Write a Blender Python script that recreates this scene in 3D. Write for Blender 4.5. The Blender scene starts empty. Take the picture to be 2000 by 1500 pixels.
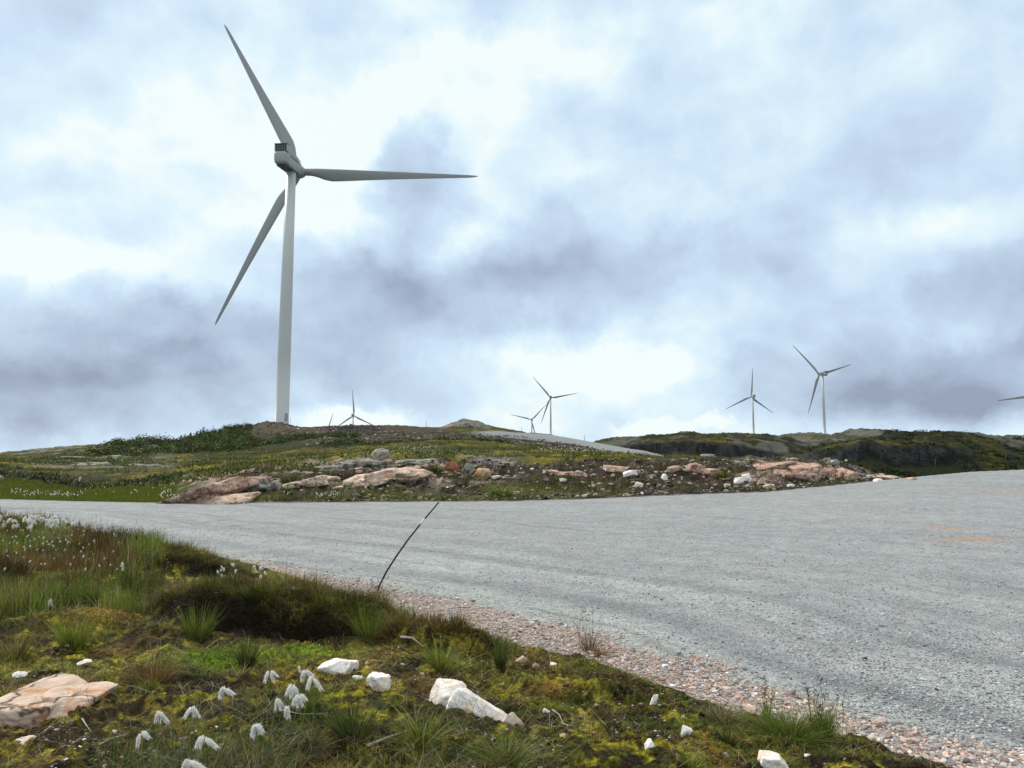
import bpy, math, random
import numpy as np
from mathutils import Matrix, Vector

# ------------------------------------------------------------------ camera
F = 1480.0                      # focal length for a 2000 px wide frame
TH = math.atan(135 / F)         # pitch: horizon sits at row 885 of 1500
CT, ST = math.cos(TH), math.sin(TH)
EZ = 2.3                        # eye height above the gravel road
sc = bpy.context.scene
C = sc.collection
cd = bpy.data.cameras.new('camera'); cam = bpy.data.objects.new('camera', cd); C.objects.link(cam)
cam.location = (0, 0, EZ); cam.rotation_euler = (math.pi / 2 + TH, 0, 0)
cd.sensor_width = 36; cd.lens = F / 2000 * 36; cd.clip_start = 0.05; cd.clip_end = 20000
sc.camera = cam
sc.view_settings.view_transform = 'Standard'; sc.view_settings.look = 'None'
sc.view_settings.exposure = 0.0; sc.view_settings.gamma = 1.0
sc.cycles.max_bounces = 5; sc.cycles.diffuse_bounces = 2; sc.cycles.transparent_max_bounces = 4
SUN_AZ, SUN_EL = math.radians(-48), math.radians(42)

def srgb(r, g, b):
    f = lambda c: (c / 255 / 12.92) if c <= 10 else ((c / 255 + .055) / 1.055) ** 2.4
    return (f(r), f(g), f(b), 1)
def azel(u, v):
    a = (u - 1000) / F; b = (750 - v) / F
    d = Vector((a, CT - b * ST, ST + b * CT)).normalized()
    return math.atan2(d.x, d.y), math.asin(d.z)

class NT:
    """small helper to write node trees"""
    def __init__(s, tree): s.t = tree; s.n = tree.nodes; s.l = tree.links
    def node(s, typ, ins=None, **props):
        n = s.n.new(typ)
        for k, v in props.items(): setattr(n, k, v)
        for k, v in (ins or {}).items():
            sock = n.inputs[k]
            if isinstance(v, bpy.types.NodeSocket): s.l.new(v, sock)
            else: sock.default_value = v
        return n
    def math(s, op, a, b=0.0, clamp=False):
        return s.node('ShaderNodeMath', {0: a, 1: b}, operation=op, use_clamp=clamp).outputs[0]
    def vmath(s, op, a, b=(0, 0, 0), out=0):
        return s.node('ShaderNodeVectorMath', {0: a, 1: b}, operation=op).outputs[out]
    def noise(s, vec, scale, detail=4, rough=.55, dist=0.0, out=0):
        return s.node('ShaderNodeTexNoise', {'Vector': vec, 'Scale': scale, 'Detail': detail, 'Roughness': rough, 'Distortion': dist}).outputs[out]
    def ramp(s, fac, stops, interp='LINEAR'):
        n = s.node('ShaderNodeValToRGB', {0: fac}); r = n.color_ramp; r.interpolation = interp
        while len(r.elements) > 1: r.elements.remove(r.elements[-1])
        r.elements[0].position = stops[0][0]; r.elements[0].color = stops[0][1]
        for p, c in stops[1:]:
            e = r.elements.new(p); e.color = c
        return n.outputs[0]
    def mix(s, fac, a, b, blend='MIX'):
        n = s.node('ShaderNodeMix', data_type='RGBA', blend_type=blend, clamp_factor=True)
        for sock, v in ((n.inputs[0], fac), (n.inputs[6], a), (n.inputs[7], b)):
            if isinstance(v, bpy.types.NodeSocket): s.l.new(v, sock)
            else: sock.default_value = v
        return n.outputs[2]
    def maprange(s, v, a, b, c, d, smooth=True):
        return s.node('ShaderNodeMapRange', {0: v, 1: a, 2: b, 3: c, 4: d}, interpolation_type='SMOOTHSTEP' if smooth else 'LINEAR').outputs[0]

# ------------------------------------------------------------------ world: broken overcast
W = bpy.data.worlds.new('World'); sc.world = W; W.use_nodes = True
nt = NT(W.node_tree); nt.n.clear()
out = nt.node('ShaderNodeOutputWorld')
tc = nt.node('ShaderNodeTexCoord').outputs['Generated']
sep = nt.node('ShaderNodeSeparateXYZ', {0: tc})
X_, Y_, Z_ = sep.outputs
az = nt.math('ARCTAN2', X_, Y_); el = nt.math('ARCSINE', Z_)
P0 = nt.node('ShaderNodeCombineXYZ', {0: az, 1: el, 2: 0.0}).outputs[0]
zz = nt.math('ADD', nt.math('MAXIMUM', Z_, 0.0), 0.42)
PL = nt.node('ShaderNodeCombineXYZ', {0: nt.math('DIVIDE', X_, zz), 1: nt.math('DIVIDE', Y_, zz), 2: nt.math('MULTIPLY', el, 1.5)}).outputs[0]
wv = nt.vmath('SUBTRACT', nt.noise(P0, 5.0, 5, .6, out=1), (.5, .5, .5))
P = nt.vmath('ADD', P0, nt.vmath('MULTIPLY', wv, (.15, .12, 0)))
P2 = nt.vmath('ADD', P, nt.vmath('MULTIPLY', nt.vmath('SUBTRACT', nt.noise(P0, 17.0, 6, .62, out=1), (.5, .5, .5)), (.055, .045, 0)))
# (pixel u, v, half-width px, half-height px, amount): + is thicker cloud, - is thin bright cloud
BL = [(700, 600, 230, 130, .62), (805, 375, 105, 95, .46), (795, 330, 62, 70, .26), (900, 590, 150, 90, .28), (1180, 530, 260, 110, .44), (1030, 430, 120, 70, .20),
      (1130, 560, 120, 70, .18), (1880, 640, 330, 130, .54), (1960, 720, 160, 80, .24), (1960, 480, 120, 90, .10), (1700, 230, 420, 200, .22), (1250, 180, 190, 110, .14),
      (200, 640, 330, 80, .42), (80, 760, 300, 90, .42), (380, 770, 260, 90, .32), (60, 60, 170, 130, .20), (330, 620, 120, 60, .14),
      (1480, 380, 300, 120, .14), (200, 420, 150, 60, .12), (820, 745, 200, 50, .22), (1500, 760, 200, 50, .16), (700, 20, 70, 40, .12), (1750, 790, 260, 50, .2),
      (1010, 300, 270, 170, -.24), (680, 250, 170, 120, -.24), (130, 500, 170, 70, -.26), (520, 520, 130, 90, -.18), (1000, 720, 160, 60, -.34), (880, 560, 60, 60, -.1),
      (690, 815, 120, 26, -.62), (1265, 835, 90, 18, -.75), (1400, 822, 40, 14, -.5), (1830, 460, 200, 50, -.36), (1250, 400, 130, 50, -.24), (1500, 640, 220, 60, -.10),
      (1720, 540, 130, 40, -.22), (1885, 640, 36, 24, -.26), (300, 180, 330, 120, -.12), (1190, 715, 160, 40, -.26), (1320, 720, 120, 40, -.18), (990, 90, 260, 70, -.15),
      (640, 455, 150, 55, -.26), (905, 475, 110, 50, -.30), (480, 560, 90, 40, -.16), (860, 545, 45, 45, -.14), (470, 600, 60, 40, -.12), (250, 545, 120, 30, -.2), (1990, 810, 60, 26, -.35), (60, 850, 200, 30, -.16), (450, 820, 120, 24, -.1), (560, 400, 80, 160, -.1)]
acc = None
for i, (u, v, su, sv, amp) in enumerate(BL):
    a, e = azel(u, v)
    q = nt.vmath('MULTIPLY', nt.vmath('SUBTRACT', P2, (a, e, 0)), (F / su * .66, F / sv * .66, 0))
    ln = nt.node('ShaderNodeVectorMath', {0: q}, operation='LENGTH').outputs['Value']
    g = nt.maprange(ln, 0.3 if amp > 0 else .15, 1.0, amp, 0.0)
    acc = g if acc is None else nt.math('ADD', acc, g)
n1 = nt.noise(PL, 2.6, 6, .52, .25); n2 = nt.noise(P0, 13.0, 5, .55, .3)
n3 = nt.noise(P2, 30.0, 6, .62, .4)
bil = nt.math('ABSOLUTE', nt.math('SUBTRACT', nt.noise(P, 9.0, 6, .6, .3), .5))
nn = nt.math('ADD', nt.math('MULTIPLY', nt.math('SUBTRACT', n1, .5), 0.8), nt.math('MULTIPLY', nt.math('SUBTRACT', n2, .5), 0.42))
vo = nt.node('ShaderNodeTexVoronoi', {'Vector': nt.vmath('MULTIPLY', P2, (1, 1.5, 1)), 'Scale': 6.5, 'Smoothness': .35}, feature='SMOOTH_F1').outputs['Distance']
vo2 = nt.node('ShaderNodeTexVoronoi', {'Vector': nt.vmath('MULTIPLY', P2, (1, 1.6, 1)), 'Scale': 15.0, 'Smoothness': .4}, feature='SMOOTH_F1').outputs['Distance']
nn = nt.math('ADD', nn, nt.math('ADD', nt.math('MULTIPLY', nt.math('SUBTRACT', .42, vo), .42), nt.math('MULTIPLY', nt.math('SUBTRACT', .42, vo2), .22)))
nn = nt.math('ADD', nn, nt.math('ADD', nt.math('MULTIPLY', nt.math('SUBTRACT', n3, .5), .16), nt.math('MULTIPLY', nt.math('SUBTRACT', bil, .08), -.3)))
dn = nt.math('ADD', nt.math('ADD', nt.math('MULTIPLY', acc, .78), nt.math('MULTIPLY', nn, .9)), 0.235)
cloud = nt.ramp(dn, [(0.0, srgb(245, 255, 255)), (.14, srgb(226, 246, 255)), (.34, srgb(208, 230, 250)), (.56, srgb(192, 212, 233)), (.8, srgb(172, 188, 211)), (1.0, srgb(152, 164, 187))])
cloud = nt.mix(nt.maprange(el, .62, .95, 0, 1), cloud, (.95, .93, .88, 1))
cl10 = nt.vmath('MULTIPLY', cloud, (10, 10, 10))
sky = nt.node('ShaderNodeTexSky', sky_type='NISHITA', sun_disc=False, sun_elevation=SUN_EL, sun_rotation=SUN_AZ)
mixc = nt.mix(.97, sky.outputs[0], cl10)
bg = nt.node('ShaderNodeBackground', {0: mixc, 1: 0.1})
nt.l.new(bg.outputs[0], out.inputs[0])

sd = bpy.data.lights.new('sun', 'SUN'); sd.energy = 3.0; sd.angle = math.radians(10); sd.color = (1, .93, .82)
so = bpy.data.objects.new('sun', sd); C.objects.link(so); so.location = (-30, 20, 60)
dv = Vector((math.sin(SUN_AZ) * math.cos(SUN_EL), math.cos(SUN_AZ) * math.cos(SUN_EL), math.sin(SUN_EL)))
so.rotation_euler = dv.to_track_quat('Z', 'Y').to_euler()

# ------------------------------------------------------------------ numpy helpers
rng = np.random.default_rng(11)
random.seed(5)
def at(u, v, D):
    a = (u - 1000) / F; b = (750 - v) / F; s = D / (CT - b * ST)
    return np.array([a * s, D, (ST + b * CT) * s + EZ])
def on_plane(u, v, z=0.0):
    a = (u - 1000) / F; b = (750 - v) / F; s = (z - EZ) / (ST + b * CT)
    return np.array([a * s, (CT - b * ST) * s])
def pix_t(u, v): return ((u - 1000) / F) / (CT - (750 - v) / F * ST)
def hash2(ix, iy, seed):
    with np.errstate(over='ignore'):
        h = (ix.astype(np.int64) * 374761393 + iy.astype(np.int64) * 668265263 + seed * 2147483647 % 1000003 * 1013) & 0xffffffff
        h = ((h ^ (h >> 13)) * 1274126177) & 0xffffffff
        h = (h ^ (h >> 16)) & 0xffffffff
    return h / 4294967295.0
def vnoise(x, y, seed=0):
    ix = np.floor(x); iy = np.floor(y); fx = x - ix; fy = y - iy
    fx = fx * fx * fx * (fx * (fx * 6 - 15) + 10); fy = fy * fy * fy * (fy * (fy * 6 - 15) + 10)
    a = hash2(ix, iy, seed); b = hash2(ix + 1, iy, seed); c = hash2(ix, iy + 1, seed); d = hash2(ix + 1, iy + 1, seed)
    return (a + (b - a) * fx) * (1 - fy) + (c + (d - c) * fx) * fy
def fbm(x, y, sc_, octv=4, seed=0, rough=.5):
    s = 0; amp = 1; tot = 0; x = x * sc_; y = y * sc_
    for o in range(octv):
        s = s + amp * vnoise(x + o * 17.3, y - o * 9.1, seed + o * 7); tot += amp; amp *= rough
        x, y = 1.62 * x - 1.17 * y, 1.17 * x + 1.62 * y
    return s / tot                       # 0..1
def ridge(x, y, sc_, octv=4, seed=0):
    s = 0; amp = 1; tot = 0; x = x * sc_; y = y * sc_
    for o in range(octv):
        s = s + amp * (1 - np.abs(2 * vnoise(x + o * 13.7, y, seed + o * 5) - 1)); tot += amp; amp *= .5
        x, y = 1.62 * x - 1.17 * y, 1.17 * x + 1.62 * y
    return s / tot
def sm(x, a, b):
    x = np.clip((x - a) / (b - a), 0, 1); return x * x * (3 - 2 * x)

# ------------------------------------------------------------------ terrain definition
E1p = [(-1500, 950), (-600, 985), (0, 1014), (150, 1036), (300, 1064), (400, 1087), (520, 1114), (640, 1144), (760, 1195), (940, 1242), (1150, 1292), (1350, 1366), (1500, 1412), (1700, 1458), (1900, 1500), (2300, 1600)]
E2p = [(-1500, 947), (-600, 981), (0, 1009), (200, 1036), (400, 1076), (520, 1099), (700, 1131), (850, 1162), (1000, 1195), (1200, 1246), (1400, 1312), (1600, 1376), (1800, 1432), (2000, 1485), (2300, 1570)]
E1 = np.array([on_plane(*p) for p in E1p] + [[8, -1], [13, -12], [30, -60], [120, -400]])
E2 = np.array([on_plane(*p) for p in E2p] + [[8.6, -.6], [13.8, -12], [31, -60], [122, -400]])
def sdist(X, Y, E):
    best = np.full(X.shape, 1e9); sg = np.ones(X.shape)
    for (ax, ay), (bx, by) in zip(E[:-1], E[1:]):
        dx, dy = bx - ax, by - ay; L2 = dx * dx + dy * dy
        k = np.clip(((X - ax) * dx + (Y - ay) * dy) / L2, 0, 1)
        d = np.hypot(X - ax - k * dx, Y - ay - k * dy)
        cr = dx * (Y - ay) - dy * (X - ax)
        m = d < best - 1e-9
        best = np.where(m, d, best); sg = np.where(m, np.where(cr < 0, 1, -1), sg)
    return best * sg                     # positive on the camera's side
FE = [(-1100, 960, 44), (-600, 966, 41), (0, 975, 37.8), (150, 979, 36.2), (300, 982, 35.1), (600, 982, 35.1), (850, 980, 35.8), (1000, 979, 36.2), (1150, 975, 37.0), (1350, 966, 38.0), (1500, 961, 39.5), (1650, 946, 41.5), (1800, 930, 44.5), (1900, 921, 47), (2000, 917, 49), (2200, 913, 51), (3000, 912, 55)]
FEt = np.array([pix_t(u, v) for u, v, d in FE]); FEy = np.array([d for u, v, d in FE]); FEz = np.array([at(u, v, d)[2] for u, v, d in FE])
ST_ = [
 (2,   [(-600,960),(0,967),(150,975),(300,977),(330,976),(400,967),(500,962),(640,966),(850,967),(1000,963),(1150,961),(1350,951),(1500,946),(1650,937),(1700,934),(1760,936),(1850,934),(2000,930),(2600,930)]),
 (6,   [(-600,940),(0,948),(150,962),(320,962),(400,948),(500,940),(640,934),(760,930),(900,932),(1000,930),(1150,928),(1300,924),(1400,921),(1500,916),(1600,914),(1680,928),(1760,942),(1850,945),(2000,945),(2600,945)]),
 (12,  [(-600,925),(0,932),(150,952),(320,948),(400,936),(480,928),(560,915),(640,905),(760,904),(850,903),(900,905),(1000,907),(1150,905),(1300,901),(1400,901),(1500,899),(1540,899),(1640,905),(1700,926),(1760,945),(2000,950),(2600,950)]),
 (20,  [(-600,915),(0,921),(150,936),(320,930),(500,918),(640,895),(760,886),(900,893),(1000,894),(1150,894),(1300,896),(1400,899),(1500,903),(1640,917),(1760,950),(2000,955),(2600,955)]),
 (35,  [(-600,905),(0,910),(200,920),(350,918),(500,908),(640,893),(760,883),(900,885),(1000,887),(1100,887),(1200,890),(1300,896),(1400,905),(1500,917),(1760,955),(2000,960),(2600,955)]),
 (60,  [(-600,900),(0,899),(200,905),(350,902),(500,896),(640,888),(760,878),(900,877),(1000,878),(1130,881),(1250,891),(1300,897),(1400,911),(1760,955),(2000,960),(2600,955)]),
 (90,  [(-600,897),(0,891),(100,886),(200,885),(350,888),(500,880),(600,874),(700,868),(800,864),(900,862),(1000,868),(1130,878),(1250,891),(1300,899),(1400,916),(1760,952),(2000,957),(2600,955)]),
 (130, [(-600,893),(0,886),(75,879),(150,872),(205,868),(212,863),(228,861),(248,867),(270,863),(290,861),(330,867),(400,866),(500,856),(600,855),(700,850),(800,847),(900,848),(940,848),(1000,853),(1040,858),(1100,866),(1150,875),(1200,882),(1250,889),(1290,893),(1330,902),(1400,918),(1760,950),(2000,955),(2600,955)]),
 (150, [(-600,895),(0,892),(205,872),(290,867),(340,868),(400,856),(440,850),(500,845),(600,847),(700,841),(800,841),(900,843),(940,843),(980,843),(1040,847),(1100,853),(1150,862),(1200,871),(1250,880),(1290,888),(1330,900),(1400,920),(1760,949),(2000,953),(2600,950)]),
 (172, [(-600,900),(0,900),(205,882),(340,872),(370,858),(400,852),(440,844),(490,836),(520,830),(560,836),(600,840),(700,837),(800,837),(865,838),(880,832),(930,838),(980,845),(1040,855),(1100,866),(1200,886),(1290,900),(1330,908),(1400,922),(1760,947),(2000,950),(2600,950)]),
 (200, [(-600,905),(0,905),(205,892),(340,880),(400,856),(440,846),(490,833),(520,827),(548,827),(575,834),(600,838),(635,834),(700,833.5),(780,833),(862,834),(882,826),(906,820),(930,824),(952,832),(1000,839),(1050,851),(1060,856),(1100,872),(1200,893),(1290,905),(1400,924),(1760,943),(2000,945),(2600,945)]),
 (240, [(-600,915),(0,915),(340,892),(440,862),(490,842),(548,836),(600,838),(700,838),(862,842),(906,838),(952,845),(1050,866),(1200,902),(1290,915),(1400,925),(1560,925),(1700,935),(1760,940),(2000,930),(2600,920)]),
 (264, [(-600,915),(0,915),(440,880),(600,848),(800,850),(952,865),(1100,890),(1290,918),(1500,922),(1560,915),(1600,909),(1640,907),(1700,908),(1760,910),(1830,905),(1900,905),(2000,905),(2200,900),(2600,895)]),
 (270, [(-600,915),(0,915),(440,885),(800,856),(1100,893),(1290,918),(1500,918),(1560,905),(1600,889),(1640,877),(1700,869),(1760,869),(1830,874),(1900,890),(2000,893),(2200,885),(2600,880)]),
 (340, [(-600,915),(0,915),(800,880),(1100,900),(1290,915),(1500,914),(1560,900),(1600,880),(1640,870),(1700,859),(1750,850),(1800,848),(1850,847),(1900,853),(1950,858),(2000,863),(2200,868),(2600,865)]),
 (385, [(-600,915),(0,915),(800,895),(1100,905),(1290,908),(1500,906),(1600,895),(1700,880),(1850,872),(2000,878),(2600,875)]),
 (446, [(-600,915),(0,915),(800,900),(1170,898),(1200,893),(1270,894),(1400,894),(1530,894),(1600,893),(1700,890),(2000,885),(2600,880)]),
 (452, [(-600,915),(0,915),(800,900),(1150,888),(1200,873),(1230,867),(1270,866),(1330,866),(1400,869),(1450,868),(1500,873),(1530,882),(1570,890),(1700,888),(2000,882),(2600,880)]),
 (560, [(-600,915),(0,915),(800,900),(1130,880),(1165,867),(1185,863),(1220,857),(1300,850),(1330,846),(1400,847),(1450,850),(1500,853),(1550,864),(1600,880),(1700,880),(2000,875),(2600,870)]),
 (620, [(-600,915),(0,915),(800,900),(1165,880),(1330,866),(1500,868),(1600,878),(1700,878),(2000,872),(2600,870)]),
 (850, [(-600,910),(0,910),(1000,900),(1200,885),(1450,872),(1530,860),(1560,860),(1620,859),(1700,860),(1800,864),(1900,866),(2000,866),(2600,860)]),
 (1000,[(-600,905),(0,905),(1000,895),(1200,880),(1480,866),(1520,852),(1545,846),(1580,846),(1620,848),(1640,845),(1660,840),(1720,838),(1750,845),(1800,850),(1900,853),(1960,851),(2000,850),(2600,848)]),
 (1100,[(-600,900),(0,900),(1000,890),(1200,872),(1480,868),(1600,866),(1700,862),(2000,862),(2600,860)]),
 (1560,[(-600,895),(0,890),(600,886),(700,884),(1000,870),(1075,854),(1150,872),(1300,872),(1470,854),(1600,868),(2000,868),(2600,868)]),
 (2200,[(-600,890),(0,886),(700,882),(1000,881),(1100,880),(2000,874),(2600,874)]),
 (6000,[(-600,886),(2600,886)]),
]
SK = np.array([0.0] + [s for s, _ in ST_])
def station_z(t, YF, ZF):
    zs = [ZF]
    for s, pts in ST_:
        tt = np.array([pix_t(u, v) for u, v in pts]); vv = np.array([v for u, v in pts], float)
        row = np.interp(t, tt, vv); b = (750 - row) / F
        zs.append((YF + s) * (ST + b * CT) / (CT - b * ST) + EZ)
    return zs
def zfun(X, Y, detail=True):
    shp = X.shape; X = X.ravel().astype(float); Y = Y.ravel().astype(float)
    t = np.clip(X / np.maximum(Y, 1.0), -1.5, 2.0)
    YF = np.interp(t, FEt, FEy); ZF = np.interp(t, FEt, FEz); s = Y - YF
    d1 = sdist(X, Y, E1)
    # near half
    zr = ZF * sm(Y, 15, 1) if False else ZF * np.clip((Y - 14) / (YF - 14), 0, 1) ** 1.3
    zr = zr + (fbm(X, Y, .35, 3, 3) - .5) * .10 * np.clip(-d1, 0, 1) * sm(-s, 0, 3)
    dd = np.maximum(d1, 0)
    bank = .66 * (1 - np.exp(-dd / 1.9))
    z = zr + bank
    if detail:
        m = sm(d1, -.05, .5)
        z = z + m * ((fbm(X, Y, .9, 3, 21) - .5) * .22 + (fbm(X, Y, 4.5, 4, 31, .6) - .5) * .14 + (ridge(X, Y, 9, 4, 41) - .6) * .06)
    hump = np.zeros_like(z)
    for (hu, hv, hD, w, h) in HUM:
        c = at(hu, hv, hD); a = w * F / hD
        r = np.hypot((X - c[0]) / (w), (Y - c[1]) / (w * .62))
        hump = np.maximum(hump, np.where(d1 > -.4, h * np.clip(1 - r ** 3.2, 0, None) ** .8, 0))
    z = z + hump
    # far half
    far = s > 0
    if far.any():
        tf = t[far]; sf = s[far]; zs = np.array(station_z(tf, YF[far], ZF[far])); yk = SK
        i = np.clip(np.searchsorted(yk, sf, side='right') - 1, 0, len(yk) - 2); ar = np.arange(len(tf))
        i0 = np.maximum(i - 1, 0); i3 = np.minimum(i + 2, len(yk) - 1)
        y1, y2 = yk[i], yk[i + 1]; h = y2 - y1
        z1, z2 = zs[i, ar], zs[i + 1, ar]
        sl = (z2 - z1) / h
        sp = np.where(i > 0, (z1 - zs[i0, ar]) / np.maximum(y1 - yk[i0], 1e-3), sl)
        sn = np.where(i < len(yk) - 2, (zs[i3, ar] - z2) / np.maximum(yk[i3] - y2, 1e-3), sl)
        m1 = np.where(sl * sp > 0, 2 * sl * sp / (sl + sp + 1e-12 * np.sign(sl + sp + 1e-30)), 0)
        m2 = np.where(sl * sn > 0, 2 * sl * sn / (sl + sn + 1e-12 * np.sign(sl + sn + 1e-30)), 0)
        q = (sf - y1) / h
        zf = (2*q**3-3*q**2+1)*z1 + (q**3-2*q**2+q)*h*m1 + (-2*q**3+3*q**2)*z2 + (q**3-q**2)*h*m2
        if detail:
            Xf, Yf = X[far], Y[far]
            ramp = ramp_mask(tf, sf)
            k = sm(sf, 0, 2.5) * (1 - ramp)
            amp1 = np.clip(sf * .012, .12, 1.0)
            zf = zf + k * ((fbm(Xf, Yf, .33, 4, 51, .55) - .5) * .75 * np.clip(sf / 8, .35, 1) + (ridge(Xf, Yf, .95, 4, 52) - .6) * .22)
            kb = sm(tf, pix_t(330, 950) - .02, pix_t(330, 950) + .03) * (1 - sm(tf, pix_t(1700, 930) - .02, pix_t(1700, 930) + .02)) * sm(sf, 1.5, 4) * (1 - sm(sf, 16, 24))
            zf = zf + kb * ((ridge(Xf * .8 + Yf * .3, Yf, .5, 5, 55) - .62) * .9)
            k2 = sm(sf, 60, 140) * (1 - ramp)
            zf = zf + k2 * ((ridge(Xf, Yf, .045, 5, 61) - .62) * 2.2 * np.clip(Yf / 300, .55, 2.2))
            # cliffs break into buttresses
            zf = zf + sm(sf, 235, 262) * (1 - sm(sf, 1300, 1800)) * (ridge(Xf, Yf * .4, .03, 4, 71) - .6) * 7
            # flat wet meadow beside the road
            zf = zf - 0
        z[far] = zf
    return z.reshape(shp)
def ramp_mask(t, s):
    t0 = pix_t(930, 845); t1 = pix_t(1330, 880)
    return sm(t, t0 - .02, t0 + .02) * (1 - sm(t, t1 - .01, t1 + .02)) * sm(s, 126, 131) * (1 - sm(s, 150, 154))
HUM = [(515, 1200, 8.6, 1.25, .33), (650, 1215, 8.4, .85, .27), (300, 1115, 12.5, 1.45, .22), (860, 1245, 7.8, .62, .20), (1150, 1330, 6.4, .7, .12), (60, 1250, 8.0, 1.1, .10)]
def gz(x, y): return float(zfun(np.array([x]), np.array([y]))[0])
def ground_at(u, v, y0=2.5, y1=60):
    """walk a view ray out until it meets the ground"""
    ys = np.exp(np.linspace(math.log(y0), math.log(y1), 700)); p = at(u, v, 1.0); dx, dz = p[0], p[2] - EZ
    g = zfun(dx * ys, ys); zr = EZ + dz * ys
    i = np.argmax(zr < g) if (zr < g).any() else len(ys) - 1
    return np.array([dx * ys[i], ys[i], g[i]])

# ------------------------------------------------------------------ object helpers
def tag(o, label=None, cat=None, group=None, kind=None):
    if label: o['label'] = label
    if cat: o['category'] = cat
    if group: o['group'] = group
    if kind: o['kind'] = kind
    return o
def raw_mesh(name, V, faces, mat, col=None, smooth=True, parent=None, attrs=None):
    """V (n,3); faces (m,k) int array or list of such arrays"""
    if not isinstance(faces, list): faces = [faces]
    me = bpy.data.meshes.new(name)
    me.vertices.add(len(V)); me.vertices.foreach_set('co', np.ascontiguousarray(V, dtype=np.float32).ravel())
    li = np.concatenate([f.ravel() for f in faces]).astype(np.int32)
    tot = np.concatenate([np.full(len(f), f.shape[1]) for f in faces]).astype(np.int32)
    st = np.concatenate([[0], np.cumsum(tot)[:-1]]).astype(np.int32)
    me.loops.add(len(li)); me.loops.foreach_set('vertex_index', li)
    me.polygons.add(len(tot)); me.polygons.foreach_set('loop_start', st); me.polygons.foreach_set('loop_total', tot)
    me.polygons.foreach_set('use_smooth', np.full(len(tot), smooth, dtype=bool))
    me.update(calc_edges=True)
    for k, a in ([('Col', col)] if col is not None else []) + list((attrs or {}).items()):
        at_ = me.attributes.new(k, 'FLOAT_COLOR', 'POINT')
        c4 = np.ones((len(V), 4), np.float32); c4[:, :a.shape[1]] = a; at_.data.foreach_set('color', c4.ravel())
    me.materials.append(mat)
    o = bpy.data.objects.new(name, me); C.objects.link(o)
    if parent: o.parent = parent
    return o
def empty(name, loc):
    o = bpy.data.objects.new(name, None); C.objects.link(o); o.location = loc; o.empty_display_size = .2; return o

# ------------------------------------------------------------------ materials
def new_mat(name):
    m = bpy.data.materials.new(name); m.use_nodes = True; t = NT(m.node_tree); t.n.clear()
    o = t.node('ShaderNodeOutputMaterial'); b = t.node('ShaderNodeBsdfPrincipled'); t.l.new(b.outputs[0], o.inputs[0])
    b.inputs['Roughness'].default_value = .85; b.inputs['Specular IOR Level'].default_value = .2
    return m, t, b, o
def attr(t, n): return t.node('ShaderNodeAttribute', attribute_name=n)
def mat_terrain():
    m, t, b, o = new_mat('terrain')
    col = attr(t, 'Col').outputs['Color']; k = t.node('ShaderNodeSeparateColor', {0: attr(t, 'Kind').outputs['Color']}).outputs
    pos = t.node('ShaderNodeNewGeometry').outputs['Position']
    # gravel: random stones
    v1 = t.node('ShaderNodeTexVoronoi', {'Vector': pos, 'Scale': 46.0}); v2 = t.node('ShaderNodeTexVoronoi', {'Vector': pos, 'Scale': 13.0})
    r1 = t.node('ShaderNodeSeparateColor', {0: v1.outputs['Color']}).outputs; r2 = t.node('ShaderNodeSeparateColor', {0: v2.outputs['Color']}).outputs
    g = t.math('ADD', t.math('ADD', t.math('MULTIPLY', r1[0], .75), t.math('MULTIPLY', r2[1], .35)), t.math('MULTIPLY', t.noise(pos, 3.2, 6, .75), .5))
    gm = t.maprange(g, .25, 1.35, .58, 1.40, False)
    edge = t.maprange(v1.outputs['Distance'], .4, .8, 1.0, .66)
    gmul = t.math('MULTIPLY', gm, edge)
    # soil and plants: broken up at many scales
    nA = t.noise(pos, 22, 5, .7, .4); nB = t.noise(pos, 1.3, 6, .72); nC = t.noise(pos, 85, 2, .6)
    vm = t.math('MULTIPLY', t.maprange(nA, .34, .68, .15, 2.0, False), t.maprange(nB, .3, .7, .5, 1.5, False))
    vm = t.math('MULTIPLY', vm, t.maprange(nC, .35, .7, .7, 1.35, False))
    # bare rock: fissures and lichen
    pr = t.vmath('MULTIPLY', pos, (1, 1, 2.2))
    nR = t.noise(pr, .55, 7, .68, .6); cr = t.node('ShaderNodeTexVoronoi', {'Vector': t.vmath('ADD', pr, t.vmath('MULTIPLY', t.noise(pos, .8, 4, .6, out=1), (1.6, 1.6, 1.6))), 'Scale': .33}, feature='DISTANCE_TO_EDGE')
    crk = t.maprange(cr.outputs['Distance'], 0.0, .06, .3, 1.0)
    rm = t.math('MULTIPLY', t.maprange(nR, .3, .7, .5, 1.4, False), crk)
    mul = t.mix(k[0], t.mix(k[1], vm, rm), gmul)
    c = t.vmath('MULTIPLY', col, mul)
    t.l.new(c, b.inputs['Base Color'])
    hg = t.math('ADD', t.math('MULTIPLY', v1.outputs['Distance'], -.5), t.math('MULTIPLY', t.noise(pos, 9, 4, .7), .6))
    hv = t.math('ADD', t.math('MULTIPLY', nA, 1.0), t.math('ADD', t.math('MULTIPLY', nC, .25), t.math('MULTIPLY', nB, 1.3)))
    hr = t.math('ADD', t.math('MULTIPLY', nR, 3.0), t.math('MULTIPLY', crk, 1.2))
    h = t.mix(k[0], t.mix(k[1], hv, hr), hg)
    bm = t.node('ShaderNodeBump', {'Strength': .9, 'Distance': t.mix(k[0], (.10, .10, .10, 1), (.022, .022, .022, 1)), 'Height': h})
    t.l.new(bm.outputs[0], b.inputs['Normal'])
    b.inputs['Roughness'].default_value = .92; b.inputs['Specular IOR Level'].default_value = .12
    return m
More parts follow.
